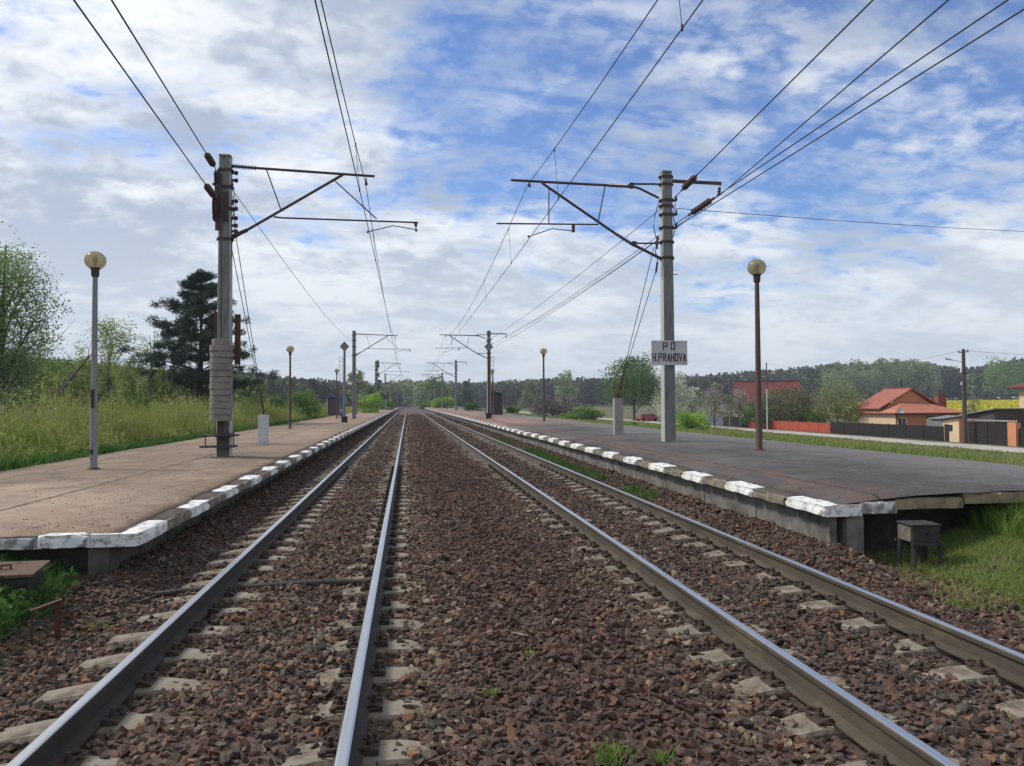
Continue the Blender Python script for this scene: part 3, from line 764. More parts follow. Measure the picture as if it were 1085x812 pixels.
def build_left(Y, main, label, group, src=None):
    X = -4.53; z0 = float(plat_l(X)); ztop = at_y(236, 167, YL).z
    def P(px, py): v = at_y(px, py, YL); return (v.x - X, 0, v.z - z0)
    root, inv, H = make_mast(X, Y, z0, ztop, 1, label, group, P, main)
    can = MB()
    a, b_ = P(271, 178.2), P(397, 187); can.tube([a, b_], .034, 8)
    can.tube([P(241, 176), P(247, 176.3)], .045, 8)
    can.tube([P(246, 253), P(362, 186), P(364, 184.5)], .036, 8)
    can.tube([P(282, 179), P(297.5, 222)], .017, 6)
    can.tube([P(355, 192), P(399, 232)], .017, 6)
    can.tube([P(290, 230), P(299, 231), P(443, 236)], .022, 8)
    v = P(441, 236); w = P(441, 243.5)
    can.add([(v[0] - .07, -.03, v[2]), (v[0] + .04, -.03, v[2]), (w[0], -.03, w[2]), (v[0] - .07, .03, v[2]), (v[0] + .04, .03, v[2]), (w[0], .03, w[2])], [(0, 1, 2), (5, 4, 3), (0, 3, 4, 1), (1, 4, 5, 2), (2, 5, 3, 0)])
    can.box(w[0] - .035, w[0] + .035, -.035, .035, w[2] - .04, w[2] + .01)
    can.tube([P(239, 253.5), P(262, 244)], .05, 8)
    can.build('cantilever', M_steel, root)
    mb = MB(); mb.tube([P(441, 243.5), P(416, 239.3), P(389.6, 246)], .013, 6); mb.lathe([(.02, -.03), (.02, .04)], P(389.6, 246), 6); mb.build('steady_arm', M_steel, root)
    mb = MB(); sheds(mb, P(247, 176.3), P(271.5, 178.3), .028, .062, 10); mb.build('insulator', M_ins, root)
    mb = MB(); q = P(388, 189); mb.tube([q, P(388, 195.5)], .022, 6); mb.lathe([(.035, -.05), (.04, .0), (.02, .05)], P(388, 194.5), 8); mb.build('clamp', M_steel, root)
    for py in (181, 199, 222, 254): collar(root, H, P(236, py)[2], ext=.05)
    if main:
        # tension wheel, jumper loops, brackets
        mb = MB(); c = P(230, 221); mb.lathe([(.05, -.05), (.34, -.05), (.34, -.03), (.30, -.02), (.30, .02), (.34, .03), (.34, .05), (.05, .05)], (c[0] - .02, -.05, c[2]), 24, axis=(1, .12, 0))
        mb.build('tension_wheel', M_steel, root)
        mb = MB(); c = P(231, 190); mb.lathe([(.05, -.04), (.22, -.04), (.22, -.02), (.18, 0), (.22, .02), (.22, .04), (.05, .04)], (c[0] - .01, -.05, c[2]), 20, axis=(1, .1, 0))
        mb.bar(P(228, 183), P(231, 243), .05, .06); mb.box(-.205, -.06, -.19, -.155, P(236, 246)[2], P(236, 186)[2]); mb.box(-.03, .10, -.185, -.158, P(236, 236)[2], P(236, 205)[2])
        for py in (196, 216, 232): mb.tube([(-.30, -.05, P(236, py)[2]), (.20, -.05, P(236, py)[2])], .035, 6)
        mb.build('pulley', M_steel, root)
        mb = MB(); mb.tube([P(246, 192), P(248.5, 207), P(250, 219), P(246, 232), P(244, 240)], .012, 6)
        mb.tube([P(247, 208), P(249, 240), P(248, 250), P(244.5, 262), P(244.5, 273)], .012, 6); mb.tube([P(244.6, 260), P(244.6, 274)], .03, 6)
        for py in (183, 191, 213, 221, 231, 239, 245):
            mb.box(.13, .26, -.03, .03, P(236, py)[2] - .03, P(236, py)[2] + .03); mb.lathe([(.03, -.05), (.055, 0), (.03, .05)], (.26, 0, P(236, py)[2]), 8)
        mb.build('jumper', M_steel, root)
        # counterweight stack hanging on the track-away front corner
        w = MB(); zt = P(230, 361)[2]; zb = P(230, 446)[2]; cx = P(238.5, 400)[0]; cy = -.42
        w.tube([(cx, cy, zb - .45), (cx, cy, H * .86)], .018, 6)
        cw = w.build('counterweight', M_steel, root)
        n = 13; hh = (zt - zb) / n
        for k in range(n):
            d = MB(); r = .262 + .008 * ((k * 7) % 3 - 1)
            if k == n - 1: r = .21
            d.lathe([(r - .008, .004), (r, .012), (r, hh - .012), (r - .008, hh - .004), (.03, hh - .004)], (cx + .006 * ((k * 5) % 3 - 1), cy, zb + k * hh), 20)
            d.build('weight_disc', M_disc, cw, smooth=True)
        f = MB(); z1 = P(236, 461)[2]; z2 = P(236, 472.5)[2]
        f.box(-.40, .40, -.50, -.16, z1 - .02, z1 + .02); f.box(-.46, .36, -.54, -.17, z2 - .02, z2 + .025)
        for sx in (-.34, .32): f.tube([(sx, -.46, z2), (sx, -.46, z1)], .014, 6)
        f.box(-.06, .06, -.40, -.30, z1 - .2, z1 + .34)
        f.box(-.20, .20, -.20, .20, z1 - .05, z1 + .05)
        f.build('guide_frame', M_steel, root)
        r = MB(); z3 = P(248, 333)[2]; z4 = P(248, 386)[2]; r.box(.23, .36, .02, .10, z4, z3); r.box(.19, .24, .03, .09, z3 - .2, z3 - .12); r.box(.19, .24, .03, .09, z4 + .12, z4 + .2)
        r.build('rust_channel', M_rust, root)
        r = MB(); r.box(-.235, -.185, -.1, -.02, P(230, 361)[2] + .05, P(230, 330)[2]); 
        r.tube([P(238, 347), P(242, 345), P(242, 351), P(238, 352)], .012, 5)
        r.build('guide_rod', M_rust, root)
    return root

YL = 20.0
left_mast = build_left(YL, True, 'tall concrete mast with a stack of round grey counterweights on the left platform', 'overhead line masts')
far_left = [(67, 'second overhead mast on the left platform, just behind the blue shelter'), (113.5, 'third overhead mast on the left platform, far off in front of a dark conical tree'),
            (160, 'small distant overhead mast of the left track near the platform end'), (207, 'tiny overhead mast of the left track at the far platform end')]
proto = None
for Y, lab in far_left:
    if proto is None: proto = build_left(Y, False, lab, 'overhead line masts'); o = proto
    else:
        o = copy_tree(proto); o.location.y = Y; o['label'] = lab

YR = 20.6
def build_right(Y, main, label):
    X = at_y(707, 330, YR).x; z0 = float(plat_r(X)); ztop = at_y(706, 184, YR).z
    def P(px, py): v = at_y(px, py, YR); return (v.x - X, 0, v.z - z0)
    root, inv, H = make_mast(X, Y, z0, ztop, -1, label, 'overhead line masts', P, main)
    can = MB()
    can.tube([P(541.5, 191), P(645, 196.6)], .036, 8); can.tube([P(665, 197.6), P(670, 196)], .05, 8); can.tube([P(669, 195), P(699, 195.3)], .028, 8)
    can.tube([P(671, 198), P(678, 200), P(698, 210)], .034, 8); can.box(P(669, 196)[0] - .05, P(669, 196)[0] + .05, -.05, .05, P(669, 198)[2] - .05, P(669, 194)[2])
    can.tube([P(574.5, 194), P(577, 196), P(651, 247)], .038, 8); can.tube([P(669, 258.5), P(699, 273.5)], .042, 8)
    can.tube([P(672, 258), P(698, 258)], .024, 8); can.box(P(672, 259)[0] - .06, P(672, 259)[0] + .06, -.04, .04, P(672, 261)[2], P(672, 256)[2])
    can.tube([P(641, 198), P(634, 234)], .018, 6); can.tube([P(581.6, 200), P(581.6, 237)], .017, 6)
    can.tube([P(526, 237), P(634, 238)], .022, 8)
    v = P(607.5, 238); w = P(607, 245)
    can.box(v[0] - .04, v[0] + .04, -.03, .03, w[2] - .03, v[2])
    can.build('cantilever', M_steel, root)
    mb = MB(); mb.tube([P(607, 245), P(585, 242.4), P(560, 251)], .014, 6); mb.lathe([(.02, -.03), (.02, .04)], P(560, 251), 6); mb.build('steady_arm', M_steel, root)
    mb = MB(); sheds(mb, P(645, 196.6), P(665.5, 197.7), .03, .062, 9); mb.build('insulator', M_ins, root)
    mb = MB(); sheds(mb, P(651, 247), P(669.5, 258.8), .03, .06, 8); mb.build('insulator', M_ins, root)
    mb = MB(); mb.tube([P(561, 191.5), P(561, 197.5)], .02, 6); mb.lathe([(.035, -.05), (.04, 0), (.02, .05)], P(561, 196.5), 8); mb.build('clamp', M_steel, root)
    # feeder arm on the far side with a hanging insulator
    mb = MB(); mb.bar(P(700, 191.5), P(764, 194.6), .06, .085); mb.build('feeder_arm', M_steel, root)
    mb = MB(); mb.tube([P(763.5, 194.6), P(762.5, 199)], .012, 6); sheds(mb, P(762.5, 199), P(761.5, 207.5), .03, .06, 3); mb.build('insulator', M_ins, root)
    for py in (188, 196, 213, 219, 228, 242, 257, 274): collar(root, H, P(706, py)[2], ext=.06, lug=.14 if py in (213, 228, 242) else 0)
    if main:
        mb = MB(); mb.tube([P(698, 215), P(694, 228), P(692.5, 240), P(695, 252), P(698, 256)], .012, 6); mb.tube([P(697, 250), P(695.5, 264)], .035, 6); mb.tube([P(694, 265), P(697, 276), P(695, 288)], .014, 6)
        mb.tube([P(696.5, 278), P(695, 289)], .03, 6); mb.tube([P(716, 215), P(713, 228), P(716, 240), P(712, 256)], .012, 6)
        mb.tube([P(711, 291), P(718, 291)], .012, 5)
        mb.build('jumper', M_steel, root)
    return root
right_mast = build_right(YR, True, 'pale concrete mast carrying the white name board on the right platform')
proto = None
for Y, lab in [(68, 'second overhead mast on the right platform, beside the brown shelter'), (115, 'third overhead mast on the right platform, far off before dark trees'),
               (161, 'small distant overhead mast of the right track near the platform end'), (208, 'tiny overhead mast of the right track at the far platform end')]:
    if proto is None: proto = build_right(Y, False, lab); o = proto
    else:
        o = copy_tree(proto); o.location.y = Y; o['label'] = lab

# ------------------------------------------------------------------ wires
def wire(label, pts, r=.012, name='wire', cat='wire', group=None, n=5):
    mb = MB(); mb.tube(pts, r, n); o = mb.build(name, M_wire); return tag(o, label, cat, group)
def catenary(side, X, zc, zm, Y0, names):
    sup = [Y0 - 47] + [Y0] + list(names)
    ptsC = []; ptsM = []
    for a, b_ in zip(sup[:-1], sup[1:]):
        for k in range(12):
            t = k / 12; y = a + (b_ - a) * t
            ptsC.append((X + .06 * math.sin(y * .067), y, zc)); ptsM.append((X - .03, y, zm - .95 * 4 * t * (1 - t)))
    ptsC.append((X, sup[-1], zc)); ptsM.append((X - .03, sup[-1], zm))
    lo = [p for p in ptsC if p[1] > -12]; lm = [p for p in ptsM if p[1] > -12]
    wire('lower contact wire of the %s track held by the slim steady arms' % side, lo, .0095, 'contact_wire', 'contact wire', 'contact wires')
    m = wire('upper sagging carrier wire of the %s track with thin droppers' % side, lm, .0095, 'messenger_wire', 'carrier wire', 'carrier wires')
    for a, b_ in zip(sup[:-1], sup[1:]):
        for k in range(1, 7):
            t = (k - .5) / 6; y = a + (b_ - a) * t
            if y < 1 or y > 130: continue
            z1 = zm - .95 * 4 * t * (1 - t)
            mb = MB(); mb.tube([(X - .03, y, z1), (X + .06 * math.sin(y * .067), y, zc)], .005, 4)
            mb.lathe([(.016, -.05), (.016, .03)], (X - .03, y, z1), 5); mb.lathe([(.016, -.03), (.016, .05)], (X + .06 * math.sin(y * .067), y, zc), 5)
            mb.build('dropper', M_wire, m)
c = at_y(389.6, 246, YL); mz = at_y(388, 195, YL)
catenary('left', c.x - .02, c.z, mz.z, YL, [67, 113.5, 160, 207, 254, 330])
c = at_y(560, 251, YR); mz = at_y(561, 197, YR)
catenary('right', c.x, c.z, mz.z, YR, [68, 115, 161, 208, 255, 330])

def tension(label, pa, pb, ins=None, r=.013, extend=1.6, sag=0):
    """pa at the mast, pb towards the viewer; an insulator near pa; runs on past pb"""
    pa = Vector(pa); pb = Vector(pb); end = pa + (pb - pa) * extend
    pts = [pa + (end - pa) * (k / 10) - Vector((0, 0, sag * 4 * (k / 10) * (1 - k / 10))) for k in range(11)]
    o = wire(label, pts, r)
    if ins:
        d = (pb - pa).normalized(); a, b_ = ins
        mb = MB(); sheds(mb, pa + d * a, pa + d * b_, .035, .085, 6); mb.tube([pa + d * (a - .25), pa + d * a], .03, 6); mb.tube([pa + d * b_, pa + d * (b_ + .2)], .03, 6)
        mb.build('insulator', M_ins, o)
    return o
tension('lower of two tensioned wires running to the tension wheel of the counterweight mast', at_y(229.5, 212, YL), at_y(78, 0, 9.2), (.55, 1.5), extend=2.2)
tension('upper of two tensioned wires running to the top of the counterweight mast', at_y(228.5, 179, YL), at_y(118, 0, 9.6), (.6, 1.6), extend=2.2)
A = at_y(249, 205, YL); B = at_y(372, 362, 67)
wire('single thin wire from the counterweight mast to the second left mast', [A + (B - A) * k / 8 - Vector((0, 0, .35 * 4 * k / 8 * (1 - k / 8))) for k in range(9)], .009)
fw = [((714, 210), (925, 0), 9.4, (1.15, 2.2), 'topmost of four feeder wires slanting to the name board mast'),
      ((762, 207.5), (1005, 0), 9.6, None, 'feeder wire hung from the outer arm end of the name board mast'),
      ((715, 238), (1068, 0), 9.4, (1.15, 2.2), 'third feeder wire from the top, with an insulator beside the name board mast'),
      ((718, 240), (1085, 10), 9.2, None, 'lowest of four feeder wires slanting to the name board mast')]
M2 = at_y(512, 356, 68)
ends = [(508, 366), (543, 352), (508, 371), (510, 374)]
for (a, b_, yb, ins, lab), e in zip(fw, ends):
    pa = at_y(*a, YR); tension(lab, pa, at_y(*b_, yb), ins, extend=1.9)
    pe = at_y(*e, 68.0)
    wire(lab.replace('slanting to', 'running on beyond').replace('hung from', 'running on from').replace('with an insulator beside', 'running on past'), [pa + (pe - pa) * k / 8 - Vector((0, 0, .3 * 4 * k / 8 * (1 - k / 8))) for k in range(9)], .010)
A = at_y(716, 221, YR); B = at_d(1420, 247, 46)
wire('thin cable crossing level from the name board mast towards the houses', [A + (B - A) * k / 8 - Vector((0, 0, .45 * 4 * k / 8 * (1 - k / 8))) for k in range(9)], .010)

# anchor posts with their guy wires
M_post = M('white_post_paint', (.56, .58, .58), (.42, .43, .43), scale=6, rough=.85, bump=.3, c3=(.24, .23, .21), scale3=3, lo3=.56, hi3=.7)
M_postgrey = M('grey_post_concrete', (.24, .22, .20), (.32, .30, .28), scale=6, rough=.9, bump=.4)
M_guy = M('rusty_guy', (.16, .10, .07), (.09, .06, .045), scale=10, rough=.8)
def anchor(label, X, Y, z0, hgt, m, guys, tops, top):
    root = thing('anchor_post', (X, Y, z0), label, 'anchor post', 'anchor posts')
    mb = MB(); mb.box(-.15, .15, -.13, .13, -.2, hgt); mb.build('post', m, root, bevel=.015)
    mb = MB(); mb.tube([(0, 0, hgt), (0, 0, hgt + .12)], .03, 6); mb.lathe([(.02, 0), (.05, .03), (.05, .07), (.02, .1)], (0, 0, hgt + .08), 8); mb.build('anchor_eye', M_rust, root)
    for g in tops:
        g = Vector(g) - Vector((X, Y, z0)); s = Vector((0, 0, hgt + .12))
        mb = MB(); mb.tube([s, g], .011, 5); gw = mb.build('guy_wire', M_wire, root)
        d = (g - s).normalized(); mb = MB(); mb.tube([s, s + d * .35, s + d * .75], [.028, .042, .028], 6); mb.tube([s + d * .75 , s + d * 1.1], .02, 6); mb.build('turnbuckle', M_guy, gw)
    return root
p = at_z(279, 472, .335)
anchor('short white painted concrete post tying the counterweight mast by two guy wires', p.x, p.y, .34, .98, M_post, 2, [at_y(244.5, 262, YL) + Vector((0, .1, 0)), at_y(247, 236, YL) + Vector((0, .1, 0))], 0)
p = at_z(655, 461.5, .545)
anchor('short grey concrete post tying the name board mast by two guy wires', p.x, p.y, .545, 1.26, M_postgrey, 2, [at_y(697, 284, YR) + Vector((0, .1, 0)), at_y(694, 262, YR) + Vector((0, .1, 0))], 0)

# ------------------------------------------------------------------ station name board
M_board = M('board_white', (.52, .52, .52), (.42, .41, .42), scale=4, rough=.6, c3=(.30, .27, .27), scale3=3, lo3=.58, hi3=.7)
M_letter = M('board_letter', (.055, .025, .045), rough=.7)
tl, tr, bl = at_y(690, 361, YR - .22), at_y(728, 360, YR - .22), at_y(691, 387, YR - .22)
BWd, BHt = (tr - tl).length, (tl - bl).length
sg = thing('name_board', ((tl.x + tr.x) / 2, YR - .22, bl.z), 'white station name board with dark hand painted letters PO H.PRAHOVA on the mast', 'sign')
mb = MB(); mb.box(-BWd / 2, BWd / 2, -.012, .012, 0, BHt); mb.build('board', M_board, sg, bevel=.004)
mb = MB()
for z in (.12, BHt - .12): mb.box(-BWd / 2 + .03, BWd / 2 - .03, .014, .034, z - .02, z + .02)
mb.box(-.20, -.165, .034, .4, BHt * .5 - .02, BHt * .5 + .02); mb.box(.165, .20, .034, .4, BHt * .5 - .02, BHt * .5 + .02)
mb.build('bracket', M_steel, sg)
GL = {'P': [[(0, 0), (0, 1), (.8, 1), (.8, .5), (0, .5)]], 'O': [[(0, 0), (0, 1), (.8, 1), (.8, 0), (0, 0)]], 'H': [[(0, 0), (0, 1)], [(.8, 0), (.8, 1)], [(0, .5), (.8, .5)]],
      'R': [[(0, 0), (0, 1), (.8, 1), (.8, .52), (0, .52)], [(.3, .52), (.85, 0)]], 'A': [[(0, 0), (.42, 1), (.84, 0)], [(.16, .36), (.68, .36)]], 'V': [[(0, 1), (.42, 0), (.84, 1)]], '.': [[(.1, 0), (.1, .13)]]}
def letters(txt, x0, z0, w, h, adv, th):
    x = x0; rs = random.Random(3)
    for ch in txt:
        if ch != ' ':
            mb = MB()
            for st_ in GL[ch]:
                for k, (a, b_) in enumerate(zip(st_[:-1], st_[1:])):
                    pa = Vector((a[0] * w, 0, a[1] * h)); pb = Vector((b_[0] * w, 0, b_[1] * h)); d = (pb - pa).normalized() * th * .45
                    mb.bar(pa - d, pb + d, .006, th * rs.uniform(.85, 1.1), upv=(0, 1, 0)) if False else mb.bar(pa - d + Vector((0, -.001 * k, 0)), pb + d + Vector((0, -.001 * k, 0)), th * rs.uniform(.8, 1.2), .004, upv=(0, 1, 0))
            o = mb.build('letter', M_letter, sg, (x, -.0155, z0 + rs.uniform(-.008, .008))); o.rotation_euler.y = rs.gauss(0, .035)
        x += adv * (.45 if ch == '.' else 1)
u = BWd / 163.0                                  # crop units of the board
letters('P', -BWd / 2 + 54 * u, BHt - 40 * u, 21 * u, 30 * u, 0, 5 * u); letters('O', -BWd / 2 + 90 * u, BHt - 38 * u, 18 * u, 29 * u, 0, 5 * u)
letters('H.PRAHOVA', -BWd / 2 + 7 * u, BHt - 90 * u, 14 * u, 32 * u, 18.4 * u, 4.4 * u)

# ------------------------------------------------------------------ lamps
def globe_mat(name):
    m = bpy.data.materials.new(name); nt, N, L, b = nodes_of(m)
    b.inputs['Base Color'].default_value = (.36, .32, .24, 1); b.inputs['Roughness'].default_value = .25
    tr = N.new('ShaderNodeBsdfTranslucent'); tr.inputs[0].default_value = (.52, .45, .33, 1)
    tp = N.new('ShaderNodeBsdfTransparent'); tp.inputs[0].default_value = (.74, .66, .50, 1)
    a = N.new('ShaderNodeMixShader'); a.inputs[0].default_value = .45; L.new(b.outputs[0], a.inputs[1]); L.new(tr.outputs[0], a.inputs[2])
    c = N.new('ShaderNodeMixShader'); c.inputs[0].default_value = .5; L.new(a.outputs[0], c.inputs[1]); L.new(tp.outputs[0], c.inputs[2])
    L.new(c.outputs[0], N['Material Output'].inputs[0]); return m
M_globe = globe_mat('amber_globe')
M_lampgrey = M('lamp_pole_grey', (.16, .165, .175), (.23, .235, .24), scale=5, rough=.6, stretch=(2, 2, .5), c3=(.09, .075, .065), scale3=3, lo3=.58, hi3=.7)
M_lampbrown = M('lamp_pole_rust', (.105, .070, .056), (.075, .052, .045), scale=5, rough=.8, stretch=(2, 2, .5), c3=(.17, .10, .075), scale3=3, lo3=.55, hi3=.7)
def make_lamp(label, X, Y, z0, H, m, group, old):
    root = thing('platform_lamp', (X, Y, z0), label, 'lamp post', group)
    mb = MB(); mb.lathe([(.085, -.1), (.085, .06), (.072, .1), (.072, 1.1), (.066, 1.15), (.058, 2.2), (.050, H - .55), (.046, H - .44)], n=12)
    pole = mb.build('pole', m, root, smooth=True)
    mb = MB(); mb.lathe([(.16, -.02), (.15, .03), (.10, .055), (.086, .07)], n=10); mb.build('base_ring', M_rust, pole)
    if old:
        mb = MB(); mb.box(-.035, .035, -.078, -.068, 1.28, 1.65); mb.box(-.04, .02, -.080, -.071, .34, .44); mb.build('hatch', M_wire, pole)
    mb = MB(); mb.lathe([(.05, H - .46), (.072, H - .44), (.078, H - .38), (.078, H - .30), (.10, H - .29), (.10, H - .26), (.03, H - .25)], n=14); mb.build('holder', M_wire, root, smooth=True)
    mb = MB(); r = .205
    mb.lathe([(max(.002, r * math.sin(a)), H - .12 - r * .92 * math.cos(a)) for a in [math.pi * (k + 4) / 24 for k in range(21)]], n=24); mb.build('globe', M_globe, root, smooth=True)
    mb = MB(); mb.lathe([(.03, H - .26), (.03, H - .2), (.05, H - .14), (.045, H - .06), (.005, H - .02)], n=10); mb.build('bulb', M_mastpale, root, smooth=True)
    return root
XL, XR = -6.22, 7.85
LY0 = at_z(99, 498.5, .345).y; RY0 = at_z(804.5, 478.5, .56).y
pl_ = at_z(99, 498.5, .345); pr_ = at_z(804.5, 478.5, .56)
lamp = make_lamp('grey lamp post with amber globe at the near left platform, worn hatch in its pole', pl_.x, pl_.y, .33, at_y(98, 270, pl_.y).z - .33, M_lampgrey, 'platform globe lamps', True)
HL = at_y(98, 270, pl_.y).z - .33
lampr = make_lamp('rust brown lamp post with grey amber globe nearest on the right platform', pr_.x, pr_.y, .55, at_y(805.5, 278, pr_.y).z - .55, M_lampbrown, 'platform globe lamps', False)
HR = at_y(805.5, 278, pr_.y).z - .55
words = ['second', 'third', 'fourth', 'fifth', 'sixth', 'seventh', 'eighth']
first = None
for k, w in enumerate(words):
    Y = 42.3 + 27.3 * k
    if first is None: first = make_lamp('brown globe lamp standing beyond the white anchor post on the left platform', XL, Y, .33, HL, M_lampbrown, 'platform globe lamps', False)
    else:
        o = copy_tree(first); o.location.y = Y
        o['label'] = 'globe lamp in front of the blue shelter on the left platform' if k == 1 else '%s globe lamp counted from the viewer along the left platform' % w
first = None
for k, w in enumerate(words):
    Y = 44.0 + 27.3 * k
    if first is None: first = make_lamp('thin brown globe lamp alone in the middle of the right platform', XR, Y, .55, HR, M_lampbrown, 'platform globe lamps', False)
    else:
        o = copy_tree(first); o.location.y = Y
        o['label'] = 'globe lamp close beside the brown shelter on the right platform' if k == 1 else '%s globe lamp counted from the viewer along the right platform' % w

# ------------------------------------------------------------------ signals, seen from behind
M_black = M('black_box', (.02, .02, .022), rough=.6)
M_grey = M('signal_grey', (.14, .14, .145), (.2, .2, .2), scale=6, rough=.6)
def signal(label, px, pyb, pyt, z, m, ladder, w):
    b0 = at_z(px, pyb, z); X, Y = b0.x, b0.y; H = at_y(px, pyt, Y).z - z
    root = thing('track_signal', (X, Y, z), label, 'signal', 'diamond backed signals')
    mb = MB(); mb.tube([(0, 0, 0), (0, 0, H - .5)], [w, w * .8], 10); mb.build('pole', m, root)
    mb = MB(); s = .33; c = H - .36
    mb.prism([(0, -.03, c - s - .03), (s, -.03, c), (0, -.03, c + s + .03), (-s, -.03, c)], (0, -.05, 0), (0, .02, 0)); mb.build('diamond_board', M_grey, root)
    mb = MB(); mb.box(-.19, .19, .03, .28, c - 1.25, c - .35); 
    mb.build('lamp_case', M_black, root) if False else None
    mb = MB(); mb.box(-.2, .2, -.17, .17, -.02, .42); mb.box(-.23, .23, -.2, .2, .42, .46); mb.box(-.16, -.02, -.19, -.171, .05, .38); mb.build('relay_box', M_black, root, bevel=.01)
    lx = ladder
    mb = MB()
    for q in (-.0, .22): mb.tube([(lx + q - .11, .22, .1), (lx + q - .11, .16, H - 1.0)], .016, 5)
    for k in range(int((H - 1.2) / .3)): mb.tube([(lx - .11, .2, .4 + k * .3), (lx + .11, .2, .4 + k * .3)], .012, 4)
    for zz in (1.2, H - 1.2): mb.tube([(0, 0, zz), (lx, .19, zz)], .014, 4)
    mb.build('ladder', M_grey, root)
    return root
signal('tall signal with a diamond board seen from behind on the left platform', 365, 448.5, 362, .33, M_grey, -.25, .10)
signal('dark brown signal with a diamond board beside the brown shelter on the right', 518, 444.5, 362.5, .47, M_rust, .28, .085)
def small_signal(label, X, Y, z):
    root = thing('low_signal', (X, Y, z), label, 'signal')
    mb = MB(); mb.tube([(0, 0, 0), (0, 0, 2.9)], .05, 8); mb.build('pole', M_mastpale, root)
    for s in (-.28, .28):
        mb = MB(); mb.box(s - .19, s + .19, -.12, .12, 2.2, 3.0); mb.box(s - .22, s + .22, .121, .16, 2.15, 3.05); mb.build('signal_head', M_black, root)
    mb = MB(); mb.tube([(-.3, 0, 2.6), (.3, 0, 2.6)], .03, 6); mb.build('cross_bar', M_steel, root)
p = at_y(409, 430, 150); small_signal('distant low signal with two black heads at the left platform end', p.x, p.y, .33)

# ------------------------------------------------------------------ shelters
M_blue = M('shelter_blue', (.045, .115, .30), (.035, .09, .22), scale=3, rough=.6)
M_dkred = M('poster_brown', (.065, .040, .050), (.10, .07, .08), scale=3, rough=.7)
M_shelter = M('shelter_brown', (.075, .055, .052), (.055, .042, .042), scale=3, rough=.7, bump=.2)
M_pale = M('pale_trim', (.45, .47, .50), rough=.6)
M_paper = M('pale_notice', (.5, .5, .5), (.3, .3, .33), scale=8, rough=.7)
def shelter_blue():
    p = at_z(350, 441.5, .33); Y = p.y
    x0, x1 = at_y(346.5, 441, Y).x, at_y(364.5, 441, Y).x; H = at_y(356, 419.5, Y).z - .33
    root = thing('waiting_shelter', ((x0 + x1) / 2, Y, .33), 'small blue waiting shelter behind the left signal', 'shelter'); h = (x1 - x0) / 2
    mb = MB(); mb.box(-h + .04, h * .45, 0, .05, .1, H - .2); mb.build('back_wall', M_dkred, root)
    mb = MB(); mb.box(h * .45 + .01, h - .04, -.02, .05, 0, H - .2); mb.box(h - .1, h - .05, .06, 1.3, 0, H - .2); mb.build('blue_wall', M_blue, root)
    mb = MB(); mb.box(-h, -h + .06, -.03, .06, 0, H - .15); mb.box(-h, -h + .06, 1.2, 1.3, 0, H - .15); mb.build('post', M_pale, root)
    mb = MB(); mb.prism([(-h - .08, 0, H - .18), (h + .08, 0, H - .18), (h + .08, 0, H - .05), (h * .4, 0, H), (-h * .4, 0, H + .03), (-h - .08, 0, H - .05)], (0, -.2, 0), (0, 1.5, 0)); mb.build('roof', M_blue, root)
    mb = MB(); mb.box(h * .55, h * .85, -.035, -.022, .5, .75); mb.build('notice', M_paper, root)
    mb = MB(); mb.box(-h + .15, h * .4, .3, .7, .42, .47); mb.build('bench', M_steel, root)
shelter_blue()
def shelter_brown():
    p = at_z(524, 440, .55); Y = p.y
    x0, x1 = at_y(515, 441, Y).x, at_y(532.5, 441, Y).x; H = at_y(524, 415.5, Y).z - .55
    root = thing('waiting_shelter', ((x0 + x1) / 2, Y, .55), 'dark brown arched waiting shelter behind the right signal', 'shelter'); h = (x1 - x0) / 2
    arc = [(-h + 2 * h * k / 10, 0, H - .28 + .26 * math.sin(math.pi * k / 10)) for k in range(11)]
    mb = MB(); mb.prism([(-h + .25, 0, 0), (h - .03, 0, 0)] + [(min(max(x, -h + .25), h - .03), 0, z - .03) for x, _, z in reversed(arc)], (0, -.03, 0), (0, .03, 0)); mb.build('wall', M_shelter, root)
    mb = MB(); mb.box(-h + .02, -h + .08, -.05, .04, 0, H - .3); mb.box(h - .028, h + .02, -.05, .04, 0, H - .3); mb.box(-h + .02, -h + .08, 1.2, 1.3, 0, H - .3); mb.box(h - .05, h + .02, 1.2, 1.3, 0, H - .3); mb.build('post', M_grey, root)
    mb = MB(); mb.box(h - .03, h - .004, .05, 1.2, .1, H - .3); mb.build('side_wall', M_shelter, root)
    a2 = [(x * 1.06, 0, z + .04) for x, _, z in arc] + [(x * 1.06, 0, z) for x, _, z in reversed(arc)]
    mb = MB(); mb.prism(a2, (0, -.25, 0), (0, 1.5, 0)); mb.build('roof', M_black, root)
    mb = MB(); mb.box(-h + .04, -h + .24, -.04, -.02, .55, 1.0); mb.build('notice', M_paper, root)
shelter_brown()

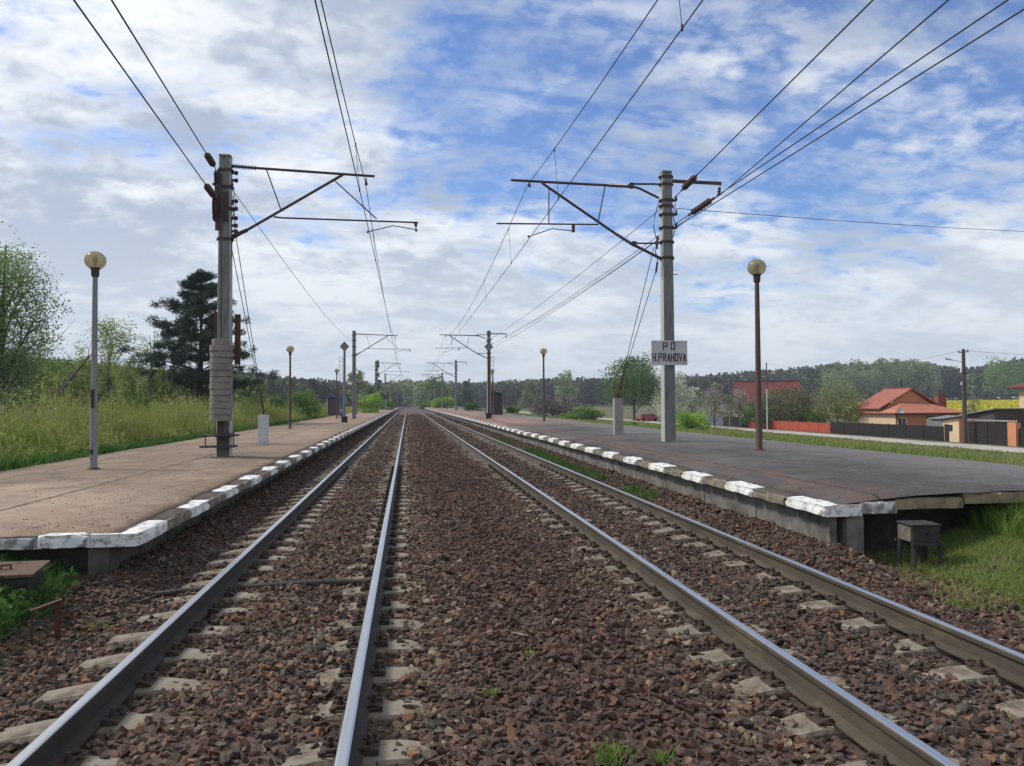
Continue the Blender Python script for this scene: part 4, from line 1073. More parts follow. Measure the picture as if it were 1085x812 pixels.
# ------------------------------------------------------------------ trackside boxes and the hose
M_boxgrey = M('dark_metal_box', (.026, .024, .024), (.045, .040, .037), scale=7, rough=.7, bump=.25, c3=(.11, .085, .06), scale3=5, lo3=.55, hi3=.68)
M_boxstone = M('pitted_pale_side', (.17, .15, .13), (.10, .085, .07), scale=12, rough=.9, bump=.5)
M_lid = M('rusty_lid', (.095, .055, .038), (.15, .095, .065), scale=5, rough=.85, bump=.4, c3=(.05, .035, .028), scale3=5)
def gz(x, y): return float(gz_rough(np.array([x]), np.array([y]))[0])
def right_box():
    p = at_y(974, 598, 8.3); X, Y = p.x, 8.3; zb = -.27
    root = thing('trackside_box', (X, Y, zb), 'dark metal box on angle iron legs in front of the right platform corner', 'equipment box', rz=R(-4))
    mb = MB(); mb.box(-.165, .165, -.15, .15, .30, .485); mb.build('body', M_boxgrey, root, bevel=.008)
    mb = MB(); mb.box(-.178, .178, -.164, .164, .488, .512); mb.build('lid', M_boxgrey, root, bevel=.006)
    mb = MB(); mb.box(-.178, -.1655, -.13, .13, .31, .475); mb.build('side_panel', M_boxstone, root)
    mb = MB(); mb.lathe([(.02, 0), (.02, .02)], (.02, -.15, .40), 8, axis=(0, -1, 0)); mb.build('lock', M_black, root)
    for sx, sy in ((-.15, -.14), (.16, -.14), (-.15, .14), (.16, .14), (.02, .0)):
        mb = MB(); e = 1.12 if sx else 1
        mb.bar((sx, sy, .30), (sx * e, sy * e, -.12), .045 if sx else .07, .04); mb.build('leg', M_boxgrey, root)
    mb = MB(); mb.box(-.19, .21, -.19, -.15, .27, .298); mb.box(-.19, .21, .15, .19, .27, .298); mb.build('frame', M_boxgrey, root)
right_box()
def left_box():
    Y = 7.7; p = at_y(28, 592, Y); X = p.x - .05
    root = thing('trackside_box', (X, Y, -.25), 'rusty lidded box half hidden in weeds at the left platform corner', 'equipment box', rz=R(5))
    mb = MB(); mb.box(-.42, .12, -.15, .2, .12, .36); mb.build('body', M_boxgrey, root, bevel=.01)
    mb = MB(); mb.add([(-.50, -.20, .36), (.17, -.20, .36), (.17, .24, .40), (-.50, .24, .41), (-.50, -.20, .385), (.17, -.20, .385), (.17, .24, .425), (-.50, .24, .435)], [(3, 2, 1, 0), (4, 5, 6, 7), (0, 1, 5, 4), (1, 2, 6, 5), (2, 3, 7, 6), (3, 0, 4, 7)]); mb.build('lid', M_lid, root)
    mb = MB(); mb.tube([(-.16, 0, .40), (-.16, 0, .44), (-.08, 0, .44), (-.08, 0, .40)], .012, 6); mb.build('handle', M_rust, root)
    for sx, sy in ((-.38, -.12), (.08, -.12), (-.38, .17), (.08, .17)):
        mb = MB(); mb.bar((sx, sy, .12), (sx, sy, -.2), .05, .05); mb.build('leg', M_boxgrey, root)
left_box()
def bracket():
    p = at_y(47, 636, 7.0)
    root = thing('rusty_stand', (p.x, p.y, -.25), 'small rusty iron stand in the weeds below the lidded box', 'iron stand', rz=R(20))
    mb = MB(); mb.bar((-.09, 0, -.1), (-.085, 0, .20), .05, .012); mb.bar((.10, .02, -.1), (.10, .02, .24), .05, .012); mb.build('leg', M_rust, root)
    mb = MB(); mb.bar((-.10, 0, .19), (.13, .02, .255), .06, .015); mb.build('top_bar', M_rust, root)
bracket()
M_hose = M('black_hose', (.028, .024, .023), (.06, .048, .04), scale=12, rough=.7)
mb = MB(); mb.tube([(-3.45, 7.55, -.36), (-3.0, 7.82, -.335), (-2.6, 7.98, -.262), (-2.45, 8.03, -.215)], .014, 8)
mb.tube([(-2.47, 8.05, -.215), (-2.2, 8.09, -.198), (-1.9, 8.1, -.198), (-1.2, 8.1, -.172), (-.8, 8.11, -.168), (-.42, 8.1, -.18)], .034, 10)
tag(mb.build('cable_hose', M_hose), 'black hose crossing under the left track just before the platform corner', 'hose')

# ------------------------------------------------------------------ foliage
def leaf_quads(rg, C, size, aspect=.6, up=0.0):
    n = len(C); s = size * rg.uniform(.6, 1.3, n)[:, None]
    a = rg.normal(0, 1, (n, 3)); a[:, 2] += up; a /= np.linalg.norm(a, axis=1)[:, None]
    b_ = rg.normal(0, 1, (n, 3)); b_ = np.cross(a, b_); b_ /= np.linalg.norm(b_, axis=1)[:, None] + 1e-9
    a = a * s * .5; b_ = b_ * s * .5 * aspect
    V = np.stack([C - a, C + b_, C + a, C - b_], 1).reshape(-1, 3)
    F = np.arange(4 * n).reshape(n, 4)
    return V, F
def n3(P, f, seed):
    return (vnoise(P[:, 0] * f + P[:, 2] * f * .6, P[:, 1] * f - P[:, 2] * f * .8, seed) + vnoise(P[:, 2] * f + 7.7, P[:, 0] * f * .9 + P[:, 1] * f * .5, seed + 1)) / 2
def crown_points(rg, blobs, n, gap=.38, gf=1.2, shell=.45, seed=1):
    B = np.array([b[0] for b in blobs], float); Rr = np.array([b[1] for b in blobs], float)
    w = Rr.prod(1) ** (.7); w /= w.sum()
    k = rg.choice(len(blobs), n * 2, p=w)
    d = rg.normal(0, 1, (n * 2, 3)); d /= np.linalg.norm(d, axis=1)[:, None]
    r = rg.random(n * 2) ** shell * (1 + .12 * rg.normal(0, 1, n * 2))
    P = B[k] + d * Rr[k] * r[:, None]
    P = P[n3(P, gf, seed) > gap]
    return P[:n]
def foliage(name, rg, P, size, mat, parent, aspect=.6, up=0.0, f=.6, seed=3):
    V, F = leaf_quads(rg, P, size, aspect, up)
    sh = np.clip((n3(P, f, seed) - .5) * 1.6 + .5 + rg.normal(0, .22, len(P)), 0, 1)
    return link(name, np_mesh(name, V, F, mat, shade=np.repeat(sh, 4)), parent)
def limb(mb, a, b_, r0, r1, rs, bend=.12, n=5, sides=6):
    a = Vector(a); b_ = Vector(b_); Ln = (b_ - a).length; pts = []; rr = []
    o = Vector((rs.uniform(-1, 1), rs.uniform(-1, 1), rs.uniform(.0, .6))) * Ln * bend
    for k in range(n + 1):
        t = k / n; pts.append(a.lerp(b_, t) + o * math.sin(math.pi * t)); rr.append(r0 + (r1 - r0) * t)
    mb.tube(pts, rr, sides); return pts

BARK = M('dark_bark', (.050, .040, .033), (.085, .070, .058), scale=3, rough=.95, bump=.6, stretch=(4, 4, 1))
BARKP = M('pale_bark', (.13, .115, .10), (.075, .065, .055), scale=3, rough=.95, bump=.5, stretch=(4, 4, 1))
L_pop = leaf_mat('leaf_poplar', (.100, .165, .055), (.225, .310, .110), .5)
L_mid = leaf_mat('leaf_mid_green', (0.093, 0.176, 0.041), (0.196, 0.300, 0.072))
L_dark = leaf_mat('leaf_dark_green', (0.045, 0.099, 0.038), (0.104, 0.176, 0.053))
L_fresh = leaf_mat('leaf_fresh_green', (0.165, 0.310, 0.045), (0.310, 0.454, 0.083))
L_airy = leaf_mat('leaf_spring', (0.176, 0.237, 0.072), (0.310, 0.361, 0.124))
L_pine = leaf_mat('needles', (0.019, 0.034, 0.027), (0.054, 0.077, 0.054), trans=.1)
L_oliv = leaf_mat('leaf_olive', (0.124, 0.155, 0.058), (0.237, 0.248, 0.104))
L_bare = leaf_mat('twigs_purple', (0.111, 0.085, 0.081), (0.163, 0.127, 0.114), trans=.15)
L_white = leaf_mat('blossom', (.55, .57, .50), (.76, .77, .70))
L_wgrey = leaf_mat('blossom_faded', (.26, .25, .23), (.40, .38, .35))
L_rape = leaf_mat('rape_flower', (.50, .44, .015), (.62, .56, .03), trans=.2)
L_pale = leaf_mat('leaf_pale', (0.196, 0.258, 0.135), (0.320, 0.382, 0.196))

def place(px, d):
    v = at_d(px, 427, d); return v.x, v.y, gz(v.x, v.y)
def top_h(px, py, X, Y, z): return at_y(px, py, Y).z - z
TREES = [0]
def tree(label, px, d, top, w, mat, n, leaf, bark=None, name='leafy_tree', cat='tree', group=None, trunk=.25, low=.3, shape='round', gap=.4, nb=14, tr=.018, limbs=9, extra=None, aspect=.6, depth=None, sink=0, pos=None):
    """w = crown width in photo pixels, top = photo row of the crown's top, low = crown base as a share of the height"""
    TREES[0] += 1; sd = 100 + TREES[0]; rg = np.random.default_rng(sd); rs = random.Random(sd)
    X, Y, z = place(px, d) if pos is None else pos
    z -= sink; H = top_h(px, top, X, Y, z); W = w * d / FPX / 2
    root = thing(name, (X, Y, z), label, cat, group)
    blobs = []
    zb = H * low
    for k in range(nb):
        t = (k + .5) / nb
        zz = zb + (H - zb) * (.12 + .78 * t)
        u = (zz - zb) / (H - zb)
        if shape == 'round': rad = W * math.sqrt(max(.05, 1 - (2 * u - .85) ** 2 * .9)) 
        elif shape == 'cone': rad = W * (1.05 - u) * .95
        elif shape == 'column': rad = W * (1 - abs(2 * u - .9) ** 2.2 * .8)
        else: rad = W * (.95 - .5 * u)
        ang = k * 2.399 + rs.uniform(-.4, .4); off = rad * rs.uniform(.30, .72)
        br = rad * rs.uniform(.38, .58) + W * .06
        blobs.append(((math.cos(ang) * off, math.sin(ang) * off, zz), (br, br, br * rs.uniform(.65, 1.0))))
    ztop = H * .93; blobs.append(((0, 0, ztop), (W * .22, W * .22, H * .07)))
    mb = MB(); r0 = H * tr
    tp = limb(mb, (0, 0, -.3), (W * rs.uniform(-.1, .1), W * rs.uniform(-.1, .1), H * .88), r0, r0 * .18, rs, .03, 7, 8)
    for (c, r) in blobs[:limbs]:
        base = tp[min(6, max(1, int(7 * (c[2] * .62) / (H * .88))))]
        pts = limb(mb, base, c, r0 * .42, r0 * .10, rs, .10, 5, 5)
        for q in range(3):
            e = Vector(c) + Vector((rs.gauss(0, 1), rs.gauss(0, 1), rs.gauss(.2, .8))) * r[0] * .7
            limb(mb, pts[rs.randrange(2, 5)], e, r0 * .13, r0 * .035, rs, .1, 3, 4)
    mb.build('trunk', bark or BARK, root)
    P = crown_points(rg, blobs, n, gap, 2.2 / max(W, .6), .5, sd)
    foliage('crown', rg, P, leaf, mat, root, aspect, f=1.6 / max(W, .6), seed=sd)
    if extra:
        m2, n2, l2 = extra
        foliage('leaves' if cat != 'blossom tree' else 'blossom', rg, crown_points(rg, blobs, n2, gap, 2.2 / max(W, .6), .5, sd + 9), l2, m2, root, aspect, f=1.6 / max(W, .6), seed=sd + 1)
    return root
def bush(label, px, d, top, w, mat, n, leaf, group='bushes beside the tracks', name='bush', gap=.36, base=None, extra=None, pos=None):
    TREES[0] += 1; sd = 300 + TREES[0]; rg = np.random.default_rng(sd); rs = random.Random(sd)
    X, Y, z = place(px, d) if pos is None else pos
    H = top_h(px, top, X, Y, z); W = w * d / FPX / 2
    root = thing(name, (X, Y, z), label, 'bush', group)
    blobs = [((W * rs.uniform(-.65, .65), W * rs.uniform(-.6, .6), H * rs.uniform(.12, .72)), (W * rs.uniform(.3, .5),) * 2 + (H * rs.uniform(.18, .32),)) for _ in range(13)]
    mb = MB()
    for k in range(9):
        a = Vector((W * rs.uniform(-.25, .25), W * rs.uniform(-.25, .25), -.2)); limb(mb, a, blobs[k][0], H * .018, H * .005, rs, .1, 4, 5)
    mb.build('stem', BARK, root)
    foliage('foliage', rg, crown_points(rg, blobs, n, gap, 2.0 / max(W, .5), .5, sd), leaf, mat, root, f=1.5 / max(W, .5), seed=sd)
    if extra: foliage('flowers', rg, crown_points(rg, blobs, extra[1], gap, 2.0 / max(W, .5), .6, sd + 4), extra[2], extra[0], root, f=1, seed=sd)
    return root

# left side
tree('tall leafy poplar cut by the left picture edge', 2, 47, 235, 125, L_pop, 19000, .15, name='poplar_tree', shape='column', low=.10, nb=26, gap=.42, limbs=20)
tree('dense green tree behind the poplar at the left edge', -45, 62, 300, 130, L_mid, 9000, .26, low=.05, nb=18)
tree('airy spring tree with few leaves behind the nearest left lamp post', 117, 60, 336, 78, L_airy, 5200, .16, BARKP, low=.22, nb=16, gap=.46, limbs=16, tr=.012)
tree('low thin half bare tree left of the dark pine', 160, 68, 343, 46, L_airy, 1800, .15, BARKP, low=.2, nb=14, gap=.45, limbs=14, tr=.011)
tree('low green tree between the poplar and the airy tree', 66, 58, 372, 70, L_mid, 4200, .21, low=.08, nb=14)
for lab, px, top, w in (('slim yellow green tree left of the leaning dead trunk', 48, 384, 40), ('slim yellow green tree between leaning trunk and nearest lamp post', 88, 376, 44), ('yellow green young tree right of the nearest left lamp post', 140, 376, 44), ('yellow green young tree close left of the pine', 172, 388, 36)):
    tree(lab, px, 50, top, w, L_airy, 3200, .15, BARKP, low=.08, shape='column', nb=16, gap=.40, limbs=12, tr=.012, group='young trees behind the left weeds')
def pine(label, px, d, top, w):
    rg = np.random.default_rng(77); rs = random.Random(77)
    X, Y, z = place(px, d); H = top_h(px, top, X, Y, z); W = w * d / FPX / 2
    root = thing('pine_tree', (X, Y, z), label, 'tree')
    mb = MB(); tp = limb(mb, (0, 0, -.3), (.1, 0, H * .97), .24, .04, rs, .01, 12, 9)
    pts = []
    nlev = 12
    for lv in range(nlev):
        t = lv / (nlev - 1); zz = H * (.21 + .73 * t)
        reach = W * min(1.0, (1.04 - t) ** .72 + .06) * (1.0 if lv % 2 == 0 else .78)
        if t < .12: reach *= .8
        m = 7 if t < .8 else 6
        for k in range(m):
            if rs.random() < .10: continue
            ang = k * 2 * math.pi / m + lv * 1.1 + rs.uniform(-.3, .3); rr = reach * rs.uniform(.7, 1.05)
            s = Vector((0, 0, zz)); e = Vector((math.cos(ang) * rr, math.sin(ang) * rr, zz + rr * rs.uniform(-.08, .42)))
            bp = limb(mb, s, e, .06 * (1.2 - t), .015, rs, .06, 5, 5)
            for q in (2, 3, 4, 5):
                for _ in range(2):
                    c = bp[q] + Vector((rs.gauss(0, .22), rs.gauss(0, .22), rs.gauss(.08, .12))) * (rr / 2.2)
                    limb(mb, bp[q], c, .014, .006, rs, .05, 2, 4)
                    pts.append((tuple(c), (.42 * rs.uniform(.6, 1.3), ) * 2 + (.30,)))
    for k in range(8): pts.append(((rs.gauss(0, .25), rs.gauss(0, .25), H * rs.uniform(.93, .985)), (.3, .3, .3)))
    mb.build('trunk', M('pine_bark', (.035, .026, .024), (.055, .040, .034), scale=3, rough=.95, bump=.5), root)
    P = crown_points(rg, pts, 84000, .0, 1, .55, 5)
    foliage('crown', rg, P, .20, L_pine, root, aspect=.22, up=.5, f=.8, seed=6)
pine('dark pine with layered branches behind the counterweight mast', 211, 52, 286, 146)
mb = MB(); rs = random.Random(8); a = at_d(60, 420, 40); b_ = at_d(100, 372, 42); pts = limb(mb, (0, 0, 0), b_ - a, .11, .03, rs, .05, 6, 7)
for k in range(5): limb(mb, pts[2 + k % 4], pts[2 + k % 4] + Vector((rs.uniform(-.3, .9), 0, rs.uniform(.3, 1.0))), .03, .008, rs, .1, 3, 4)
limb(mb, Vector((0, 0, 0)), Vector((-.3, 0, -(a.z - gz(a.x, a.y)) - .2)), .11, .14, rs, .04, 3, 7)
o = mb.build('dead_tree', BARK, None, a); tag(o, 'bare dead trunk leaning right behind the left weeds', 'tree')
for (lab, px, d, top, w, mt, n, lf) in [
    ('dark green bush at the left edge behind the weeds', 10, 40, 402, 70, L_dark, 3000, .16), ('olive bush behind the leaning dead trunk', 85, 48, 404, 70, L_oliv, 2600, .18),
    ('mid green bush right of the nearest left lamp post', 135, 50, 404, 60, L_mid, 2400, .18), ('dark bush at the foot of the pine', 180, 50, 412, 50, L_dark, 2000, .18),
    ('green bush between the pine and the white anchor post', 252, 62, 414, 56, L_mid, 2200, .2), ('big rounded green bush behind the second left lamp', 312, 68, 406, 62, L_mid, 5200, .2),
    ('darker bush left of the rounded green bush', 281, 64, 416, 46, L_dark, 2600, .2), ('bright yellow green bush behind the second left mast', 391, 110, 413, 32, L_fresh, 3000, .3),
    ('small fresh bush behind the blue shelter', 344, 90, 424, 26, L_mid, 1500, .25), ('low bush at the far end of the left platform', 409, 165, 421, 20, L_mid, 1400, .4)]:
    bush(lab, px, d, top, w, mt, n, lf)
tree('pale round tree behind the second left mast', 377, 175, 391, 28, L_pale, 2200, .6, low=.05, group='trees beyond the platforms')
tree('dark narrow conical tree by the third left mast', 400, 190, 382, 17, L_dark, 2000, .55, name='conical_tree', shape='cone', low=.03, gap=.3, group='trees beyond the platforms')
# ahead and right, beyond the platforms
for (lab, px, d, top, w, mt, n, sh) in [
    ('fresh green tree left of the third right mast', 462, 290, 399, 30, L_mid, 2600, 'round'), ('pale tree close right of the vanishing rails', 446, 330, 404, 22, L_pale, 1800, 'round'),
    ('greyish tree straight above the vanishing rails', 431, 400, 401, 26, L_pale, 1800, 'round'), ('round tree left of the vanishing rails', 419, 380, 404, 18, L_oliv, 1500, 'round'),
    ('dark evergreen right of the third right mast', 494, 235, 403, 22, L_dark, 2400, 'cone'), ('smaller dark evergreen beside the third right mast', 482, 240, 410, 14, L_dark, 1600, 'cone'),
    ('tall pale tree rising above the wood right of the middle lamp', 599, 300, 392, 28, L_pale, 2600, 'round'), ('tree with greyish crown behind the middle right lamp', 562, 320, 402, 26, L_oliv, 1800, 'round')]:
    tree(lab, px, d, top, w, mt, n, d * .0028, low=.06, shape=sh, group='trees beyond the platforms')
for (lab, px, d, top, w, mt, n) in [
    ('bright green bush at the far right platform end', 471, 190, 419, 28, L_fresh, 2400), ('small green bush beside the vanishing rails', 452, 230, 424, 16, L_mid, 1400),
    ('dark green bush left of the brown shelter', 501, 120, 425, 24, L_dark, 1800), ('low green bush right of the brown shelter', 540, 118, 430, 22, L_mid, 1600),
    ('wide bare purple brown bush behind the middle right lamp', 590, 170, 417, 56, L_bare, 3600), ('green bush right of the middle right lamp', 622, 120, 430, 40, L_mid, 2800),
    ('low fresh bush on the verge left of the grey anchor post', 606, 90, 437, 26, L_mid, 1500), ('leafy plant clump on the verge behind the name board mast', 731, 66, 433, 42, L_fresh, 2600),
    ('small weed bush beside the grey anchor post', 668, 60, 447, 20, L_mid, 1000)]:
    bush(lab, px, d, top, w, mt, n, d * .0030)
tree('broad dark green tree over the red car', 672, 142, 378, 70, L_dark, 7000, .36, low=.26, nb=15, tr=.022, limbs=14, gap=.45, extra=(L_mid, 3600, .36))
tree('white blossoming tree just behind the name board mast', 712, 96, 392, 46, L_white, 4600, .24, BARKP, 'blossom_tree', 'blossom tree', 'blossoming fruit trees', low=.12, nb=14, gap=.42, extra=(L_pale, 1600, .26))
tree('white blossoming bushy tree right of the name board mast', 733, 100, 409, 36, L_white, 2600, .22, BARKP, 'blossom_tree', 'blossom tree', 'blossoming fruit trees', low=.10, nb=12, gap=.42, extra=(L_mid, 1600, .26))
tree('faded greyish blossom tree behind the blue grey fence', 757, 104, 404, 38, L_wgrey, 1500, .2, BARKP, 'blossom_tree', 'blossom tree', 'blossoming fruit trees', low=.15, nb=14, gap=.44, limbs=14, extra=(L_oliv, 700, .24))
tree('faded blossom tree left of the red roofed house', 783, 104, 409, 38, L_wgrey, 1300, .2, BARKP, 'blossom_tree', 'blossom tree', 'blossoming fruit trees', low=.15, nb=14, gap=.44, limbs=14, extra=(L_oliv, 900, .24))
tree('dark brownish green tree in front of the red roofed house', 838, 96, 411, 62, L_oliv, 4600, .24, low=.08, nb=18, limbs=16, group='garden trees', extra=(L_bare, 2600, .26))
tree('rounded dark garden tree hiding the lower edge of the red roof', 819, 100, 413, 40, L_oliv, 2600, .22, low=.05, nb=14, group='garden trees', extra=(L_dark, 1200, .22))
tree('small dark tree left of the rusty right lamp post', 800, 97, 424, 30, L_dark, 1800, .22, low=.06, nb=12, group='garden trees', extra=(L_mid, 900, .22))
tree('pale olive spreading tree left of the orange house', 888, 92, 402, 62, L_oliv, 3600, .22, BARKP, low=.12, nb=18, limbs=16, gap=.42, group='garden trees', extra=(L_pale, 1800, .22))
bush('light green shrub between the dark tree and the pale olive tree', 866, 94, 426, 30, L_fresh, 1800, .22, group='garden shrubs')
bush('yellow flowering patch of rape behind the pale olive tree', 908, 130, 428, 30, L_fresh, 800, .4, group='garden shrubs', extra=(L_rape, 1500, .4))
tree('thin pale sapling right of the tall utility pole', 1031, 85, 417, 22, L_pale, 700, .2, BARKP, low=.1, nb=10, limbs=10, group='garden trees')
bush('green plants inside the porch of the orange house', 988, 80.5, 441, 20, L_mid, 900, .16, group='garden shrubs')

# woods: one mass each, far off
def wood(label, px0, px1, d0, d1, topf, mats, count, leaf, per, seed):
    rg = np.random.default_rng(seed)
    root = None; groups = {0: [], 1: [], 2: []}
    for k in range(count):
        px = rg.uniform(px0, px1); t = rg.random() ** .8; d = d0 + (d1 - d0) * t
        X, Y, z = place(px, d)
        top = topf(px) + rg.normal(0, 1.0) + (1 - t) * 3
        H = max(3, at_y(px, top, Y).z - z); W = H * rg.uniform(.22, .36)
        m = rg.choice(3, p=[.5, .3, .2])
        dd = rg.normal(0, 1, (per, 3)); dd /= np.linalg.norm(dd, axis=1)[:, None]
        r = rg.random(per) ** .4
        P = np.array([X, Y, z + H * .52]) + dd * r[:, None] * np.array([W, W, H * .48])
        groups[m].append(P)
    for m, Ps in groups.items():
        P = np.concatenate(Ps); V, F = leaf_quads(rg, P, leaf, .8)
        key = np.concatenate([np.full(len(p), rg.random()) for p in Ps])
        sh = np.clip(key * .8 + .1 + rg.normal(0, .09, len(P)), 0, 1)
        nm = 'wood_foliage'
        if root is None:
            root = link('far_wood', np_mesh('far_wood', V, F, mats[m], shade=np.repeat(sh, 4))); tag(root, label, 'wood', kind='stuff')
        else: tag(link(nm, np_mesh(nm, V, F, mats[m], shade=np.repeat(sh, 4)), root), kind='stuff')
W1 = leaf_mat('wood_dark', (0.039, 0.051, 0.033), (0.071, 0.082, 0.048), .15)
W2 = leaf_mat('wood_brown', (0.073, 0.061, 0.059), (0.101, 0.084, 0.077), .15)
W3 = leaf_mat('wood_green', (0.088, 0.133, 0.051), (0.166, 0.215, 0.082), .2)
G1 = leaf_mat('wood_fresh', (0.098, 0.146, 0.055), (0.176, 0.224, 0.082), .2)
wood('dark far wood all along the horizon on the right', 530, 1200, 380, 480, lambda p: interp(p, [530, 600, 700, 760, 830, 890, 930, 985, 1010, 1040, 1085, 1200], [403, 400, 400, 396, 390, 385, 383, 383, 389, 388, 379, 372]), [W1, W2, W3], 820, 2.0, 190, 41)
wood('far wood closing the view where the rails vanish', 395, 545, 430, 560, lambda p: interp(p, [395, 430, 545], [407, 403, 405]), [W1, G1, W2], 200, 2.1, 170, 42)
wood('mixed green wood behind the left weeds and the pine', -160, 275, 75, 150, lambda p: interp(p, [-160, 0, 70, 140, 240, 275], [345, 372, 380, 388, 394, 400]), [W3, G1, W2], 260, .62, 300, 43)
wood('brownish far wood behind the second left lamp', 235, 420, 230, 330, lambda p: interp(p, [235, 300, 360, 400, 420], [389, 398, 404, 409, 414]), [W2, W1, G1], 190, 1.3, 200, 44)
for k, (px, top, w) in enumerate([(889, 382, 36), (909, 379, 38), (936, 378, 34), (953, 377, 34), (969, 378, 34), (984, 382, 30), (1064, 379, 60)]):
    tree(['leftmost pale poplar above the wood over the orange house', 'second pale poplar from the left above the far wood', 'third pale poplar from the left above the far wood', 'tall pale poplar above the ridge of the orange house',
          'fifth pale poplar from the left above the far wood', 'last pale poplar left of the tall utility pole', 'broad green tree above the wood at the right edge'][k], px, 370, top, w, L_pale if k < 6 else L_mid, 2600, 1.0, low=.1, shape='round', nb=18, group='tall trees over the right wood', gap=.38)

# ------------------------------------------------------------------ weeds and grass
def blades(name, label, rg, x, y, z, h, w, mat, cat='grass', lean=.35, seg=False, f=.8):
    n = len(x); a = rg.uniform(0, 2 * np.pi, n); l = rg.normal(0, lean, (n, 2)) * h[:, None]
    dx = np.cos(a) * w * .5; dy = np.sin(a) * w * .5
    B1 = np.stack([x - dx, y - dy, z - .02], 1); B2 = np.stack([x + dx, y + dy, z - .02], 1)
    M1 = np.stack([x + l[:, 0] * .35 + dx * .7, y + l[:, 1] * .35 + dy * .7, z + h * .6], 1); M2_ = np.stack([x + l[:, 0] * .35 - dx * .7, y + l[:, 1] * .35 - dy * .7, z + h * .6], 1)
    T = np.stack([x + l[:, 0], y + l[:, 1], z + h], 1)
    V = np.stack([B1, B2, M1, M2_, T], 1).reshape(-1, 3); i = np.arange(n)[:, None] * 5
    F = np.concatenate([i + [0, 1, 2], i + [0, 2, 3], i + [3, 2, 4]])
    sh = np.clip(fbm(x * f, y * f, 61, 3) * 1.4 - .2 + rg.normal(0, .2, n), 0, 1)
    o = link(name, np_mesh(name, V, F, mat, shade=np.repeat(sh, 5)))
    return tag(o, label, cat, kind='stuff')
def zs(x, y): return gz_rough(x, y)
G_lush = leaf_mat('grass_lush', (.105, .190, .030), (.230, .310, .075)) if True else leaf_mat('grass_lush', (0.068, 0.155, 0.019), (0.155, 0.250, 0.041))
G_dry = leaf_mat('grass_mixed', (0.156, 0.215, 0.050), (0.305, 0.288, 0.123))
G_weed = leaf_mat('weed_yellow_green', (0.183, 0.226, 0.044), (0.348, 0.372, 0.116))
G_fresh = leaf_mat('weed_fresh', (0.128, 0.201, 0.037), (0.256, 0.317, 0.073))
G_straw = leaf_mat('dead_stalks', (.24, .21, .12), (.36, .32, .20))
G_dark = leaf_mat('nettle_green', (0.039, 0.105, 0.021), (0.090, 0.180, 0.036))
rg = np.random.default_rng(90)
# verge right of the right platform
n = 110000; y = 8.5 + rg.random(n) ** 1.7 * 130; x = PRB - .30 + rg.random(n) ** 1.05 * 28.6
k = (fbm(x * .5, y * .5, 71) > .34) & (x < 39.2); x, y = x[k], y[k]; d = np.hypot(x, y)
blades('grass', 'short green grass of the verge between right platform and road', rg, x, y, zs(x, y), rg.uniform(.05, .17, len(x)) * (.5 + 1.0 * fbm(x * .7, y * .7, 72)), .012 + d * .0011, G_dry)
n = 16000; y = 8.5 + rg.random(n) ** 1.8 * 100; x = PRB - .45 + rg.random(n) ** 1.5 * 16
k = fbm(x * .4, y * .4, 73) > .5; x, y = x[k], y[k]; d = np.hypot(x, y)
blades('grass_clump', 'lusher tall grass tufts along the right platform back edge', rg, x, y, zs(x, y), rg.uniform(.10, .26, len(x)), .012 + d * .001, G_lush)
# near right corner
n = 75000; x = 4.95 + rg.random(n) * 5.5; y = 4.2 + rg.random(n) * 5.1
edge = 5.45 + .75 * fbm(y * .9, y * 0 + 1.5, 74) + .28 * np.clip(6.6 - y, 0, 3)
k = (rg.random(n) < np.clip((x - edge + .25) / .6, 0, 1)) & (fbm(x * 1.1, y * 1.1, 75) > .30 + .14 * rg.random(n)); x, y = x[k], y[k]
blades('grass', 'green grass patch round the legs of the dark trackside box', rg, x, y, zs(x, y), rg.uniform(.02, .085, len(x)) * (.5 + 1.0 * fbm(x * 1.3, y * 1.3, 76)), rg.uniform(.006, .012, len(x)), G_lush, lean=.6)
n = 16000; x = 5.1 + rg.random(n) * 4; y = 4.2 + rg.random(n) * 5
k = fbm(x * 1.4, y * 1.4, 77) > .52; x, y = x[k], y[k]
blades('dry_grass', 'straw coloured grass mixed into the right corner patch', rg, x, y, zs(x, y), rg.uniform(.03, .10, len(x)), rg.uniform(.006, .011, len(x)), G_dry, lean=.8)
n = 5000; x = 7.1 + rg.random(n) * 2.5; y = 8.0 + rg.random(n) * 1.2
blades('grass_clump', 'tall lush grass against the end of the right platform', rg, x, y, zs(x, y), rg.uniform(.12, .34, n), rg.uniform(.008, .016, n), G_lush, lean=.5)
# near left corner
n = 60000; x = -7.5 + rg.random(n) * 4.4; y = 4.2 + rg.random(n) * 4.5
k = (rg.random(n) < np.clip((-3.25 - x) / .5, 0, 1)) & (fbm(x * 1.2, y * 1.2, 78) > .10); x, y = x[k], y[k]
blades('grass', 'dark green weeds below the rusty lidded box at the left', rg, x, y, zs(x, y), rg.uniform(.06, .28, len(x)), rg.uniform(.008, .02, len(x)), G_dark, lean=.6)
P = np.stack([-6.2 + rg.random(9000) * 2.9, 5.2 + rg.random(9000) * 3.1, rg.random(9000) * .30], 1); P = P[n3(P, 1.5, 3) > .42]; P[:, 2] += zs(P[:, 0], P[:, 1])
o = foliage('weed_leaves', rg, P, .07, G_dark, None, .7, up=.0, f=1.5); tag(o, 'broad weed leaves round the rusty lidded box', 'weeds', kind='stuff')
n = 9000; x = -3.95 + rg.normal(0, .32, n); y = 5.2 + rg.random(n) * 2.8
G_grey = leaf_mat('dead_grass', (.10, .095, .08), (.17, .16, .13))
blades('dry_grass', 'grey dead grass on the stones below the left box', rg, x, y, zs(x, y) + .02, rg.uniform(.03, .10, n), rg.uniform(.005, .009, n), G_grey, lean=1.6)
